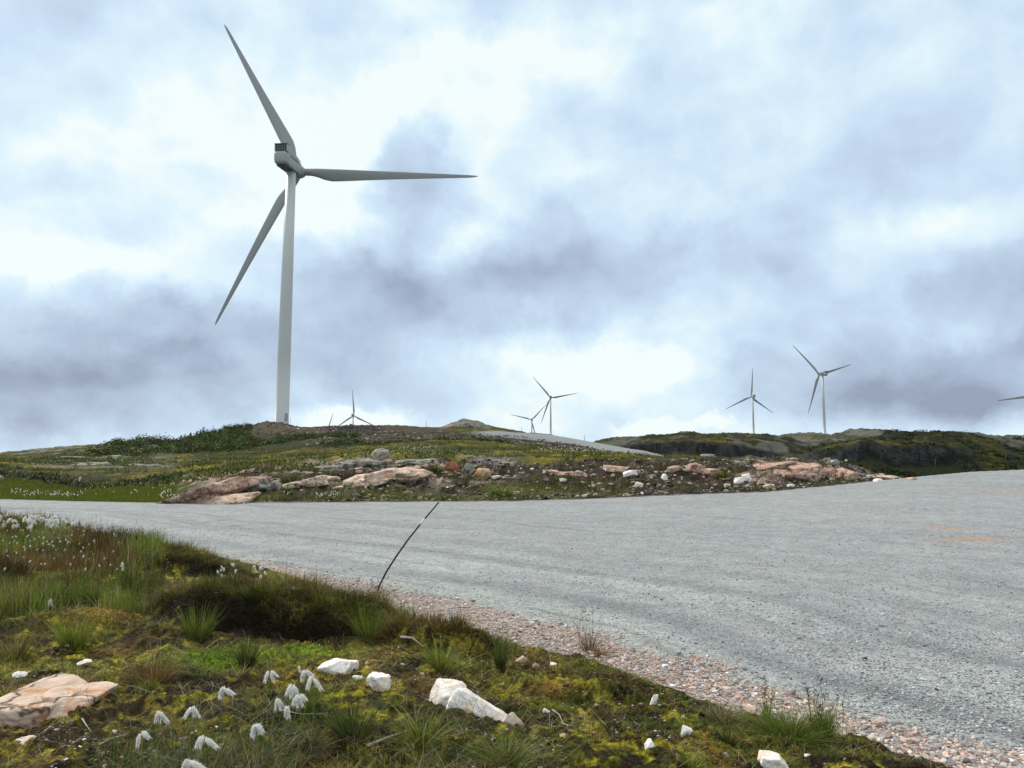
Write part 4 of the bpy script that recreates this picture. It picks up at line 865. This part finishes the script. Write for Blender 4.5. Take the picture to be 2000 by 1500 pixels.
# ------------------------------------------------------------------ tubes
def tube_arr(pts, rad, seg=6):
    pts = np.array(pts, float); n = len(pts); rad = np.full(n, rad) if np.ndim(rad) == 0 else np.array(rad)
    T = np.gradient(pts, axis=0); T /= np.linalg.norm(T, axis=1)[:, None] + 1e-12
    ref = np.array([0, 1, 0]) if abs(T[0][1]) < .8 else np.array([1, 0, 0])
    U = np.cross(T, ref); U /= np.linalg.norm(U, axis=1)[:, None]; W_ = np.cross(T, U)
    a = np.linspace(0, 2 * np.pi, seg, endpoint=False)
    V = pts[:, None] + rad[:, None, None] * (np.cos(a)[None, :, None] * U[:, None] + np.sin(a)[None, :, None] * W_[:, None])
    V = V.reshape(-1, 3); i = np.arange(n - 1)[:, None] * seg; j = np.arange(seg)[None]; jn = (j + 1) % seg
    q = np.stack([i + j, i + jn, i + seg + jn, i + seg + j], -1).reshape(-1, 4)
    V = np.vstack([V, pts[0], pts[-1]]); nb = n * seg
    t0 = np.stack([np.full(seg, nb), (np.arange(seg) + 1) % seg, np.arange(seg)], -1); t1 = np.stack([np.full(seg, nb + 1), (n - 1) * seg + np.arange(seg), (n - 1) * seg + (np.arange(seg) + 1) % seg], -1)
    return V, [q, np.vstack([t0, t1])]
def tube(name, pts, rad, mat, seg=8, parent=None, col=None):
    V, Fc = tube_arr(pts, rad, seg); return raw_mesh(name, V, Fc, mat, parent=parent, col=None if col is None else np.tile(np.array(col), (len(V), 1)))
# cotton grass
def wool_shape(seed):
    r = np.random.default_rng(seed); V, Fc = ICO[3]; P_ = V.copy()
    z = P_[:, 2]; P_[:, :2] *= (.50 * (1 + .05 * z))[:, None]
    n = rnoise3(P_, 6, seed) * .5 + rnoise3(P_, 15, seed + 3) * .3; P_ = P_ * (1 + n * 1.5)[:, None] * .82
    P_[:, 2] -= .75                       # hangs from its top
    # wisps
    k = 60; a = r.uniform(0, 2 * np.pi, k); rr = r.uniform(.1, .35, k); b0 = np.stack([np.cos(a) * rr, np.sin(a) * rr, r.uniform(-1.7, -.9, k)], -1)
    tip = b0 + np.stack([np.cos(a) * .25 + .1, np.sin(a) * .25, r.uniform(-1.1, -.3, k)], -1); s = np.array([.035, 0, 0])
    Vw = np.stack([b0 - s, b0 + s, tip], 1).reshape(-1, 3); Fw = np.arange(k * 3).reshape(-1, 3) + len(P_)
    k2 = 620; j = r.integers(0, len(P_), k2); b1 = P_[j] * .97; nrm = V[j] + r.normal(0, .35, (k2, 3)); ln2 = r.uniform(.12, .50, (k2, 1)) * r.uniform(.3, 1, (k2, 1))
    t2 = b1 + nrm * ln2 + np.array([0, 0, -.12]); sd2 = r.normal(0, .022, (k2, 3)); V2 = np.stack([b1 - sd2, b1 + sd2, t2], 1).reshape(-1, 3); F2 = np.arange(k2 * 3).reshape(-1, 3) + len(P_) + len(Vw)
    return np.vstack([P_, Vw, V2]), np.vstack([Fc, Fw, F2])
WOOL = []
for k in range(4):
    V, Fc = wool_shape(500 + k)
    o = raw_mesh('seed_head', V, Fc, M_WOOL, col=np.tile(np.array([.93, .92, .89]), (len(V), 1))); WOOL.append(o.data); bpy.data.objects.remove(o)
def cotton(u, v, D, label, group, nh=3, size=.022, seed=0, wind=1):
    r = random.Random(seed); hd = at(u, v, D); dx = r.uniform(-.05, .05) - .02 * wind; base = np.array([hd[0] + dx, hd[1] + r.uniform(-.03, .03), 0]); base[2] = gz(base[0], base[1])
    if hd[2] < base[2] + .08: hd[2] = base[2] + .08 + r.uniform(0, .08)
    root = empty('cotton_grass', base); tag(root, label, 'cotton grass', group, 'thing')
    h = hd - base; pts = [h * q + np.array([0.02 * math.sin(q * 3) * (1 if seed % 2 else -1), 0, 0]) for q in (0, .3, .6, .85, 1)]; pts[-1] = h; pts[0] = h * 0 - np.array([0, 0, .01])
    tube('stem', pts, .0019 * max(1, D / 4), M_BLADE, 5, root, (.20, .24, .07))
    for k in range(nh):
        o = bpy.data.objects.new('seed_head', WOOL[(seed + k) % 4]); C.objects.link(o); o.parent = root
        ang = r.uniform(-.6, .6) + (k - (nh - 1) / 2) * .6; s = size * r.uniform(.75, 1.2)
        o.location = tuple(h + np.array([math.sin(ang) * size * .5 + r.uniform(-.2, .2) * size, r.uniform(-.4, .4) * size, size * r.uniform(.2, .9)])); o.rotation_euler = (r.uniform(-.3, .3), -ang * .7 - .15, r.uniform(0, 1)); o.scale = (s * r.uniform(.6, .95), s * r.uniform(.6, .95), s * r.uniform(.95, 1.35))
    return root
NC = [(437, 1350, 4.1, 'drooping white cotton grass head with long wisps, above all the lower left heads'), (311, 1398, 3.7, 'tall white cotton grass head, third from the left edge of the cluster'), (375, 1392, 3.9, 'fan shaped white cotton grass head between two taller heads'),
      (276, 1436, 3.5, 'lowest left cotton grass head near the dead twigs'), (398, 1450, 3.4, 'cotton grass with three white heads near the bottom edge'), (498, 1420, 3.6, 'large three lobed cotton grass head nearest the bottom centre left'),
      (527, 1318, 4.6, 'white cotton grass head just below the bright moss'), (598, 1316, 4.6, 'cotton grass head touching the left end of the jagged white rock'), (574, 1345, 4.4, 'double cotton grass head in the dense group left of the white rocks'),
      (612, 1330, 4.5, 'small cotton grass head under the tip of the jagged white rock'), (541, 1372, 4.2, 'small pair of cotton grass heads left of the dense group'), (585, 1366, 4.2, 'rounded cotton grass head at the centre of the dense group'),
      (562, 1385, 4.0, 'lowest cotton grass head of the dense group'), (584, 1303, 4.8, 'faint thin cotton grass head above the dense group'), (240, 1103, 9.5, 'single cotton grass head beside the tall slender green tuft'),
      (366, 1492, 3.3, 'cotton grass head cut by the bottom edge'), (96, 1215, 8.0, 'lone cotton grass head over the fresh green clump')]
for i, (u, v, D, lab) in enumerate(NC): cotton(u, v, D, lab, 'cotton grass in the foreground', (3 + i % 2) if D < 5 and i not in (3, 9, 12, 13) else 2, (.023 + .006 * ((i * 7) % 5) / 4) if i != 13 else .014, i)
def cluster(n, u0, u1, v0, v1, D0, D1, label, group, seed, nh=2, size=.024, bias=None):
    r = random.Random(seed)
    for i in range(n):
        u = r.uniform(u0, u1); v = r.triangular(v0, v1, bias if bias else (v0 + v1) / 2); q = (v - v0) / (v1 - v0); D = D1 + (D0 - D1) * q
        root = cotton_small(u, v, D, label, group, r, nh, size)
def cotton_small(u, v, D, label, group, r, nh, size):
    hd = at(u, v, D); b = np.array([hd[0] + r.uniform(-.04, .04), hd[1], 0.]); b[2] = gz(b[0], b[1])
    if not (b[2] + .04 < hd[2] < b[2] + .55): hd[2] = b[2] + r.uniform(.16, .36)
    root = empty('cotton_grass', b); tag(root, label, 'cotton grass', group, 'thing')
    st = bpy.data.objects.new('stem', STEM); C.objects.link(st); st.parent = root; h = hd - b
    st.rotation_euler = (0, math.atan2(h[0], h[2]), 0); st.scale = (max(1, D / 6),) * 2 + (float(np.linalg.norm(h)),)
    for k in range(r.randint(max(1, nh - 1), nh)):
        o = bpy.data.objects.new('seed_head', WOOL[r.randint(0, 3)]); C.objects.link(o); o.parent = root; s = size * r.uniform(.7, 1.2)
        o.location = tuple(h + np.array([r.uniform(-.5, .5) * size, 0, size * .5])); o.rotation_euler = (r.uniform(-.4, .4), r.uniform(-.9, .9), r.uniform(0, 6)); o.scale = (s, s, s)
so_ = tube('stem', [(0, 0, -.02), (0, 0, .5), (0, 0, 1)], .0016, M_BLADE, 4, None, (.07, .10, .02)); STEM = so_.data; bpy.data.objects.remove(so_)
cluster(84, 45, 165, 1018, 1056, 15, 20, 'white cotton grass in the dense patch at the left road edge', 'dense cotton grass patch by the road', 1, 3, .046)
cluster(26, -10, 60, 1010, 1070, 15, 22, 'white cotton grass at the far left beside the dense patch', 'cotton grass at the far left', 2, 3, .04)
cluster(90, 0, 240, 1060, 1170, 9, 15, 'small white cotton grass sprinkled through the left meadow', 'cotton grass sprinkled in the meadow', 3, 1, .014)
cluster(16, 405, 520, 1095, 1150, 9.5, 12, 'white cotton grass behind the big heather mound near the road', 'cotton grass behind the heather mound', 4, 2, .026)
# distant cotton grass, one mass
def far_cotton(spec, seed):
    r = np.random.default_rng(seed); P_ = []
    for (n, u0, u1, s0, s1) in spec:
        t = (r.uniform(u0, u1, n) - 1000) / F; Y = np.interp(t, FEt, FEy) + r.uniform(s0, s1, n); X = t * Y; P_.append(np.stack([X, Y, zfun(X, Y) + r.uniform(.16, .36, n)], -1))
    P_ = np.vstack(P_); n = len(P_); V, Fc = ICO[1]; sc3 = r.uniform(.7, 1.2, (n, 1, 1)) * np.array([.028, .028, .055])
    sc3 = sc3 * np.clip(P_[:, 1] / 50, .8, 1.6)[:, None, None]
    Q = (V[None] * sc3 + P_[:, None]).reshape(-1, 3); Fq = (Fc[None] + (np.arange(n) * len(V))[:, None, None]).reshape(-1, 3)
    tag(raw_mesh('distant_cotton_grass', Q, Fq, M_WOOL, col=np.tile(np.array([.8, .8, .76]), (len(Q), 1))), kind='stuff')
far_cotton([(85, 30, 170, .4, 2.6), (30, 318, 350, .5, 5), (22, 350, 400, .2, .6), (6, 555, 570, .8, 1.6), (26, 618, 668, .3, 1.0), (14, 170, 320, 2, 8), (120, 1050, 1240, 42, 60), (50, 780, 860, 48, 60), (20, 1240, 1300, 40, 60)], 9)

# thin dark weed stalks by the shoulder
def weed(u, v, hpx, n, label, wpx=60, colr=(.05, .035, .03)):
    g = ground_at(u, v); r = random.Random(int(u)); D = g[1]; root = empty('weed_clump', tuple(g)); tag(root, label, 'weed')
    for k in range(n):
        x = r.uniform(-.5, .5) * wpx / F * D; h = hpx / F * D * r.uniform(.55, 1.05); lx = r.uniform(-.12, .12) * h
        b = np.array([x, r.uniform(-.05, .05), 0]); b[2] = gz(g[0] + b[0], g[1] + b[1]) - g[2] - .01
        V, Fc = tube_arr([b, b + [lx * .4, 0, h * .5], b + [lx, 0, h]], [.0018, .0014, .0008], 4); VV = [V]; Q = [Fc[0]]; T_ = [Fc[1]]; off = len(V)
        for j in range(6):
            q = r.uniform(.6, 1); c = b + np.array([lx * q, 0, h * q]); e = c + np.array([r.uniform(-.03, .03), r.uniform(-.02, .02), r.uniform(.01, .03)])
            V, Fc = tube_arr([c, (c + e) / 2 + [.002, 0, 0], e], [.0012, .003, .0015], 4); VV.append(V); Q.append(Fc[0] + off); T_.append(Fc[1] + off); off += len(V)
        V = np.vstack(VV); raw_mesh('stalk', V, [np.vstack(Q), np.vstack(T_)], M_BLADE, col=np.tile(np.array(colr), (len(V), 1)), parent=root)
weed(1610, 1440, 105, 10, 'thin dark dry weed stalks over the green grass mat', 90); weed(1500, 1405, 85, 4, 'two spindly weed stalks at the left of the green mat', 30)
weed(985, 1300, 85, 6, 'spindly weed stalks rising above the upright dark tuft', 50); weed(1155, 1270, 95, 5, 'sparse pale weed stalks on the pink gravel', 50, (.14, .12, .08))
weed(655, 1150, 40, 5, 'short weed stalks on the shoulder left of the leaning marker', 60, (.14, .12, .06)); weed(705, 1160, 34, 8, 'fine reddish stalks at the foot of the leaning marker', 90, (.12, .07, .05)); weed(190, 1046, 40, 12, 'fine weed stalks standing over the road on the left', 260, (.1, .09, .05))
# dead twigs
def twig(pp, rad, label, lift=.012):
    P_ = [ground_at(u, v) for u, v in pp]; c = P_[0]; pts = []
    for k, q in enumerate(P_): pts.append(q - c + np.array([0, 0, lift + rad]))
    o = tube('dead_twig', pts, list(np.linspace(rad, rad * .45, len(pts))), M_TWIG, 7); o.location = tuple(c); tag(o, label, 'twig')
twig([(782, 1258), (805, 1265), (828, 1270)], .014, 'pale dead branch under the small brown mound')
twig([(718, 1466), (745, 1455), (778, 1444), (800, 1434)], .010, 'pale dead root with an orange end near the light green tuft')
twig([(193, 1463), (215, 1455), (236, 1446), (250, 1441)], .006, 'thin grey twig in the lower left foreground')
twig([(1078, 1392), (1092, 1405), (1100, 1420), (1112, 1424)], .006, 'small pale dead root beside the tiny green tuft')
twig([(160, 1415), (168, 1422), (178, 1436)], .005, 'short grey twig left of the cotton grass')
twig([(545, 1395), (590, 1402), (640, 1398)], .004, 'long faint twig under the cotton grass group')
# yellow flowers
r = random.Random(3); g = ground_at(1392, 1470); V, Fc = ICO[2]; VV = []; FF = []; off = 0
for k in range(22):
    x, y = r.gauss(0, .035), r.gauss(0, .035); z = gz(g[0] + x, g[1] + y) - g[2] + r.uniform(.005, .025); VV.append(V * np.array([.006, .006, .004]) + [x, y, z]); FF.append(Fc + off); off += len(V)
tag(raw_mesh('flower_patch', np.vstack(VV), np.vstack(FF), M_WOOL, col=np.tile(np.array([.6, .28, .02]), (off, 1))), 'patch of tiny orange yellow flowers in the bottom moss', 'flowers', None, 'stuff').location = tuple(g)

# ------------------------------------------------------------------ snow marker sticks
def stick(pts, rad, band, label):
    pts = np.array(pts, float); c = pts[0].copy(); root = empty('snow_marker_stick', c); tag(root, label, 'marker stick', 'snow marker sticks along the roads')
    p = pts - c; tube('pole', p, list(np.linspace(rad, rad * .75, len(p))), M_BLK, 10, root)
    if band:
        L = np.linspace(0, 1, len(p)); q = np.linspace(band[0], band[1], 4); pp = np.stack([np.interp(q, L, p[:, k]) for k in range(3)], -1)
        tube('reflective_band', pp, rad * 1.12, M_REFL, 10, root)
b = ground_at(735, 1160); D = b[1]; D2_ = D + .05
pp = [at(u, v, D2_) for u, v in [(735, 1162), (742, 1142), (755, 1116), (775, 1085), (797, 1054), (820, 1025), (840, 1001), (857, 981)]]
pp[0] = at(733, 1166, D2_)
stick(pp, .0165, (.72, .785), 'black snow marker stick leaning right over the gravel road')
b = ground_at(147, 977, 30, 60); pp = [at(u, v, b[1]) for u, v in [(146, 980), (150, 962), (154, 945), (158, 925)]]
stick(pp, .022, (.75, .9), 'black snow marker stick by the marsh across the road on the left')
for (u, v0, v1, lab) in [(1142, 872, 852, 'thin marker stick at the right end of the hill road'), (1019, 850, 835, 'thin marker stick on the skyline of the hill road'), (833, 836, 822, 'thin marker stick on the skyline right of the main turbine'), (1827, 906, 896, 'tiny pale marker post on the dark valley slope'), (1964, 893, 888, 'tiny pale marker post on the green slope at the right edge')]:
    Dm = {1142: 186, 1019: 184, 833: 236, 1827: 262, 1964: 300}[u]; c = at(u, v0, Dm)
    q = gz(c[0], c[1]); t_ = at(u, v1, Dm)
    stick([(c[0], c[1], q - .1), (c[0], c[1], (q + max(t_[2], q + 1.4)) / 2), (c[0], c[1], max(t_[2], q + 1.4))], .05 if u < 1500 else .12, None, lab)

# ------------------------------------------------------------------ spruce saplings and skyline bushes
M_TRUNK = mat_plain('sapling bark', (.08, .06, .045), .9, .1, .3, 4)
def spruce(u, Dm, hpx, label, seed):
    c = at(u, 860, Dm); base = (c[0], c[1], gz(c[0], c[1]) - .1); h = hpx / F * Dm; root = empty('spruce_sapling', base); tag(root, label, 'spruce', 'spruce saplings on the left ridge')
    tube('trunk', [(0, 0, 0), (.02, 0, h * .5), (0, 0, h)], [.07, .05, .015], M_TRUNK, 6, root)
    r = np.random.default_rng(seed); P_ = []; 
    for k in range(int(9 + h * 2)):
        q = .12 + .8 * k / (9 + h * 2); z = h * q; L = (1 - q) * h * .30 + .08
        for j in range(6):
            a = r.uniform(0, 2 * np.pi); m = 8; w = np.linspace(.1, 1, m)
            if r.uniform() < .25 and q > .5: continue
            P_.append(np.stack([np.cos(a) * L * w + r.normal(0, .03, m), np.sin(a) * L * w + r.normal(0, .03, m), z + w * L * (.25 if q > .4 else -.1) + r.normal(0, .03, m)], -1))
    P_ = np.vstack(P_); n = len(P_)
    leaves('crown', P_, r.uniform(.05, .11, n), pick([(.012, .025, .012), (.02, .035, .015)], n, seed), seed, parent=root)
spruce(354, 196, 17, 'short dark spruce sapling standing apart at the left end', 1); spruce(372, 198, 15, 'thin bare spruce sapling, second from the left', 2)
spruce(384, 200, 18, 'slim spruce sapling just left of the tallest one', 3); spruce(397, 200, 24, 'tallest spruce sapling on the left ridge', 4); spruce(391, 203, 17, 'small spruce sapling behind the tallest one', 5)
def bush(u, Dm, wpx, hpx, label, seed):
    c = at(u, 860, Dm); g = gz(c[0], c[1]); root = empty('bush', (c[0], c[1], g - .1)); tag(root, label, 'bush', 'bushes on the ridge left of the main turbine')
    r = np.random.default_rng(seed); w = wpx / F * Dm * .5; h = hpx / F * Dm; tips = []
    for k in range(7):
        a = r.uniform(0, 2 * np.pi); e = np.array([np.cos(a) * w * r.uniform(.3, .9), np.sin(a) * w * .6, h * r.uniform(.6, 1)]); tips.append(e)
    VV = []; Q = []; T_ = []; off = 0
    for e in tips:
        V, Fc = tube_arr([(0, 0, -.1), e * .5 + [0, 0, .1], e], [.05, .03, .015], 5); VV.append(V); Q.append(Fc[0] + off); T_.append(Fc[1] + off); off += len(V)
    raw_mesh('trunk', np.vstack(VV), [np.vstack(Q), np.vstack(T_)], M_TRUNK, parent=root)
    n = 520; i = r.integers(0, 7, n); f_ = r.uniform(.3, 1.05, n); P_ = np.array(tips)[i] * f_[:, None] + r.normal(0, 1, (n, 3)) * np.array([w, w, h]) * .17; P_[:, 2] = np.abs(P_[:, 2])
    leaves('crown', P_, r.uniform(.09, .2, n), pick([(.03, .055, .012), (.045, .08, .015), (.02, .035, .01)], n, seed), seed, parent=root)
for i, (u, Dm, w_, h_, lab) in enumerate([(362, 197, 22, 8, 'low bush at the foot of the leftmost spruce sapling'), (376, 200, 22, 9, 'bush between the spruce saplings'), (408, 201, 24, 12, 'dark bush right of the tallest sapling'), (425, 203, 22, 14, 'bush in the middle of the ridge row, right of the dark one'),
        (438, 206, 20, 14, 'tall leafy bush standing highest of the ridge row'), (452, 209, 22, 13, 'bush just right of the tallest leafy bush'), (468, 213, 22, 10, 'bush nearing the stony knoll'), (484, 217, 18, 8, 'last small bush before the stony knoll'), (400, 190, 26, 12, 'bush below the tallest sapling'), (445, 196, 30, 13, 'wide bush on the slope under the ridge row')]):
    bush(u, Dm, w_, h_, lab, 900 + i)

# ------------------------------------------------------------------ wind turbines
def loft(secs, close=True):
    n = len(secs); k = len(secs[0]); V = np.vstack(secs); i = np.arange(n - 1)[:, None] * k; j = np.arange(k)[None]; jn = (j + 1) % k
    q = np.stack([i + j, i + jn, i + k + jn, i + k + j], -1).reshape(-1, 4); nb = n * k
    V = np.vstack([V, secs[0].mean(0), secs[-1].mean(0)])
    t0 = np.stack([np.full(k, nb), (np.arange(k) + 1) % k, np.arange(k)], -1); t1 = np.stack([np.full(k, nb + 1), (n - 1) * k + np.arange(k), (n - 1) * k + (np.arange(k) + 1) % k], -1)
    return V, [q, np.vstack([t0, t1])]
def rrect(y, x0, x1, z0, z1, r, seg=5):
    pts = []
    for cx, cz, a0 in ((x1 - r, z1 - r, 0), (x0 + r, z1 - r, 90), (x0 + r, z0 + r, 180), (x1 - r, z0 + r, 270)):
        for k in range(seg + 1):
            a = math.radians(a0 + 90 * k / seg); pts.append((cx + r * math.cos(a), y, cz + r * math.sin(a)))
    return np.array(pts)
def box_arr(x0, x1, y0, y1, z0, z1):
    V = np.array([(x, y, z) for x in (x0, x1) for y in (y0, y1) for z in (z0, z1)], float)
    return V, np.array([[0, 1, 3, 2], [4, 6, 7, 5], [0, 4, 5, 1], [2, 3, 7, 6], [0, 2, 6, 4], [1, 5, 7, 3]])
R_BL = 59.0; HUBY = 7.6; HUBZ = 2.1; TOWER_H = 82.0
def build_turbine():
    root = empty('wind_turbine', (0, 0, 0))
    zs = [0, .3, .3, 22, 22.15, 50, 50.15, TOWER_H]; rd_ = [2.25, 2.25, 2.18, 2.02, 2.02, 1.78, 1.78, 1.50]
    secs = []; a = np.linspace(0, 2 * np.pi, 48, endpoint=False)
    for z, r_ in zip(zs, rd_): secs.append(np.stack([np.cos(a) * r_, np.sin(a) * r_, np.full(48, z)], -1))
    V, Fc = loft(secs); tw = raw_mesh('tower', V, Fc, M_TOWER, parent=root)
    # flange rings
    for z, r_ in ((22.07, 2.05), (50.07, 1.81)):
        V, Fc = loft([np.stack([np.cos(a) * rr, np.sin(a) * rr, np.full(48, z + dz)], -1) for rr, dz in ((r_ - .02, -.09), (r_, -.06), (r_, .06), (r_ - .02, .09))]); raw_mesh('flange', V, Fc, M_TOWER, parent=tw)
    # nacelle frame, tilted 5 degrees
    nac = []
    for y, x, z0, z1, r_ in ((-9.3, 1.5, .9, 3.3, .8), (-9.1, 1.85, .45, 3.75, .9), (-8.6, 2.0, .2, 4.0, .8), (-6, 2.05, -.05, 4.05, .6), (-2, 2.05, -.15, 4.05, .5), (2.2, 2.05, -.15, 4.0, .5), (4.2, 1.9, .1, 3.9, .7), (5.7, 1.5, .55, 3.6, 1.0)):
        nac.append(rrect(y, -x, x, z0, z1, r_))
    V, Fc = loft(nac); nc = raw_mesh('nacelle', V, Fc, M_NAC, parent=root)
    # louvred cooler with side fairings
    V, Fc = box_arr(-1.85, 1.85, -8.3, -6.9, 4.03, 6.3); raw_mesh('cooler', V, Fc, M_DARK, parent=nc, smooth=False)
    VV = []; FF = []
    for k in range(7):
        V, Fc = box_arr(-1.8 + k * .6 - .04, -1.8 + k * .6 + .04, -8.36, -8.3, 4.1, 6.2); VV.append(V); FF.append(Fc + 8 * k)
    raw_mesh('cooler_ribs', np.vstack(VV), np.vstack(FF), M_NAC, parent=nc, smooth=False)
    V, Fc = box_arr(-2.05, 2.05, -8.5, -6.6, 6.3, 6.5); raw_mesh('cooler_lid', V, Fc, M_DARK, parent=nc, smooth=False)
    for s_ in (-1, 1):
        x0, x1 = (1.87, 2.03) if s_ > 0 else (-2.03, -1.87)
        prof = [(-8.4, 4.0), (-8.4, 6.25), (-6.4, 6.28), (-5.6, 5.9), (3.6, 4.0)]
        V = np.array([(x, y, z) for x in (x0, x1) for y, z in prof]); q = [[i, (i + 1) % 5, 5 + (i + 1) % 5, 5 + i] for i in range(5)]
        tri = [[0, 1, 2], [0, 2, 3], [0, 3, 4], [5, 7, 6], [5, 8, 7], [5, 9, 8]]
        raw_mesh('cooler_fairing', V, [np.array(q), np.array(tri)], M_NAC, parent=nc, smooth=False)
        xa, xb = (2.06, 2.1) if s_ > 0 else (-2.1, -2.06)
        V, Fc = box_arr(xa, xb, -6.0, 1.6, 3.05, 3.4); raw_mesh('side_vent', V, Fc, M_DARK, parent=nc, smooth=False)
    V, Fc = box_arr(-1.5, 1.5, -8.0, -2.4, -.30, .02); raw_mesh('service_hatch', V, Fc, M_DARK, parent=nc, smooth=False)
    tube('wind_sensor', [(.9, -7.4, 6.45), (.9, -7.4, 7.0), (.9, -7.4, 8.0)], .05, M_NAC, 6, nc)
    # hub and spinner
    prof = [(5.5, 1.5), (5.9, 1.85), (6.8, 2.0), (8.3, 1.95), (9.2, 1.6), (9.8, 1.05), (10.1, .3)]
    a2 = np.linspace(0, 2 * np.pi, 36, endpoint=False)
    V, Fc = loft([np.stack([np.cos(a2) * r_, np.full(36, y - HUBY), -np.sin(a2) * r_], -1) for y, r_ in prof]); raw_mesh('hub', V, Fc, M_NAC, parent=root)
    # blade along +Z, trailing edge towards +X
    K = 24; th = np.linspace(0, 2 * np.pi, K, endpoint=False); secs = []
    for r_ in np.concatenate([[1.3, 1.9, 2.6, 3.5, 4.5], np.linspace(6, R_BL - 3, 22), [R_BL - 2, R_BL - 1.2, R_BL - .6, R_BL - .2, R_BL]]):
        q = r_ / R_BL; mixr = float(sm(np.array(r_), 3.0, 10.5))
        c = 2.3 * (1 - mixr) + mixr * np.interp(r_, [0, 9, 12, 20, 30, 40, 50, 56, 58, 59], [3.6, 3.95, 3.95, 3.35, 2.6, 1.95, 1.3, .9, .6, .15])
        th_ = 2.3 * (1 - mixr) + mixr * c * np.interp(q, [0, .25, .6, 1], [.45, .28, .2, .15])
        x = np.cos(th) * .5 * c; y = np.sin(th) * .5 * th_ * (1 - mixr * .55 * (x / c + .5) ** 1.2 - 0)
        x = x + mixr * c * .22
        tw_ = math.radians(np.interp(q, [0, .2, .5, 1], [20, 14, 5, -1]))
        X = x * math.cos(tw_) - y * math.sin(tw_); Yb = x * math.sin(tw_) + y * math.cos(tw_) + 1.6 * q * q
        secs.append(np.stack([X, Yb, np.full(K, r_)], -1))
    V, Fc = loft(secs); bl = raw_mesh('blade', V, Fc, M_BLADEP, parent=root)
    return root, tw, nc
BLADE = None
def pose(root, psi, phase, tilt=5, cone=2.0, th=TOWER_H):
    yaw = Matrix.Rotation(math.radians(-psi), 4, 'Z') @ Matrix.Rotation(math.radians(tilt), 4, 'X')
    bi = 0
    for ch in root.children:
        nme = ch.name.split('.')[0]
        if nme == 'tower': ch.scale = (1, 1, th / TOWER_H)
        elif nme == 'nacelle': ch.matrix_local = Matrix.Translation((0, 0, th - .0)) @ yaw
        elif nme == 'hub': ch.matrix_local = Matrix.Translation((0, 0, th)) @ yaw @ Matrix.Translation((0, HUBY, HUBZ))
        elif nme == 'blade':
            ch.matrix_local = Matrix.Translation((0, 0, th)) @ yaw @ Matrix.Translation((0, HUBY, HUBZ)) @ Matrix.Rotation(math.radians(phase + 120 * bi), 4, 'Y') @ Matrix.Rotation(math.radians(-cone), 4, 'X'); bi += 1
def copy_tree(o, parent=None):
    c = o.copy(); C.objects.link(c); c.parent = parent
    for ch in o.children: copy_tree(ch, c)
    return c
main, tw, nc = build_turbine()
b0 = [c for c in main.children if c.name.startswith('blade')][0]
for k in range(2):
    c = b0.copy(); C.objects.link(c); c.parent = main
GT = 'wind turbines of the wind farm'
proto_children = None
def place(root, hub_px, D, psi, phase, label, cone=2.0):
    h = at(hub_px[0], hub_px[1], D); p = math.radians(psi)
    off = Matrix.Rotation(-p, 4, 'Z') @ Matrix.Rotation(math.radians(5), 4, 'X') @ Vector((0, HUBY, HUBZ))
    bx, by = h[0] - off.x, h[1] - off.y; g = gz(bx, by) - .15; th = h[2] - off.z - g
    root.location = (bx, by, g); pose(root, psi, phase, 5, cone, th); tag(root, label, 'wind turbine', GT); return th, (bx, by, g)
copies = []
for i in range(7): copies.append(copy_tree(main))
th, base = place(main, (594, 336), 243, 5, 91.5, 'huge near grey wind turbine on the stony hill at the left', 2.2)
main.location.x -= 2.3; main.rotation_euler = (0, math.radians(.6), 0)
SP = [((691, 812), 1711, 0, 116, 'small turbine behind the spoil bank right of the main turbine, one blade straight up'),
      ((1038, 820), 2035, -4, 44, 'smallest whole turbine behind the hill road, blade tip meeting its taller neighbour'),
      ((1075, 777), 1609, 0, 80, 'taller of the two overlapping turbines behind the hill road'),
      ((1467, 775), 1540, -6, 4, 'distant turbine on the right with one blade pointing straight up'),
      ((1600, 731), 1088, -14, 74, 'largest distant turbine, on the far right ridge'),
      ((2022, 774), 1000, -14, 23, 'turbine mostly outside the right edge, only a blade tip showing'),
      ((638, 844), 2200, 0, 18, 'turbine hidden behind the hill, only a thin blade tip showing beside the main tower')]
for rt, (hp, D, psi, ph, lab) in zip(copies, SP): print(lab[:20], place(rt, hp, D, psi, ph, lab)[0])
# door and railing at the foot of the main tower
def door():
    a = math.radians(-35); V = []; 
    for zz in (1.2, 3.6):
        for k in range(5):
            b = a + (k - 2) * .11; V.append((math.cos(b) * 2.27, math.sin(b) * 2.27, zz)); 
    V = np.array(V); q = np.array([[k, k + 1, k + 6, k + 5] for k in range(4)]); raw_mesh('door', V, q, M_NAC, parent=tw)
    for x in (2.5, 3.2):
        tube('railing', [(x + .2, -2.4, 0), (x + .1, -1.9, 1.2), (x + .1, -1.9, 2.3)], .05, M_NAC, 6, tw)
door()
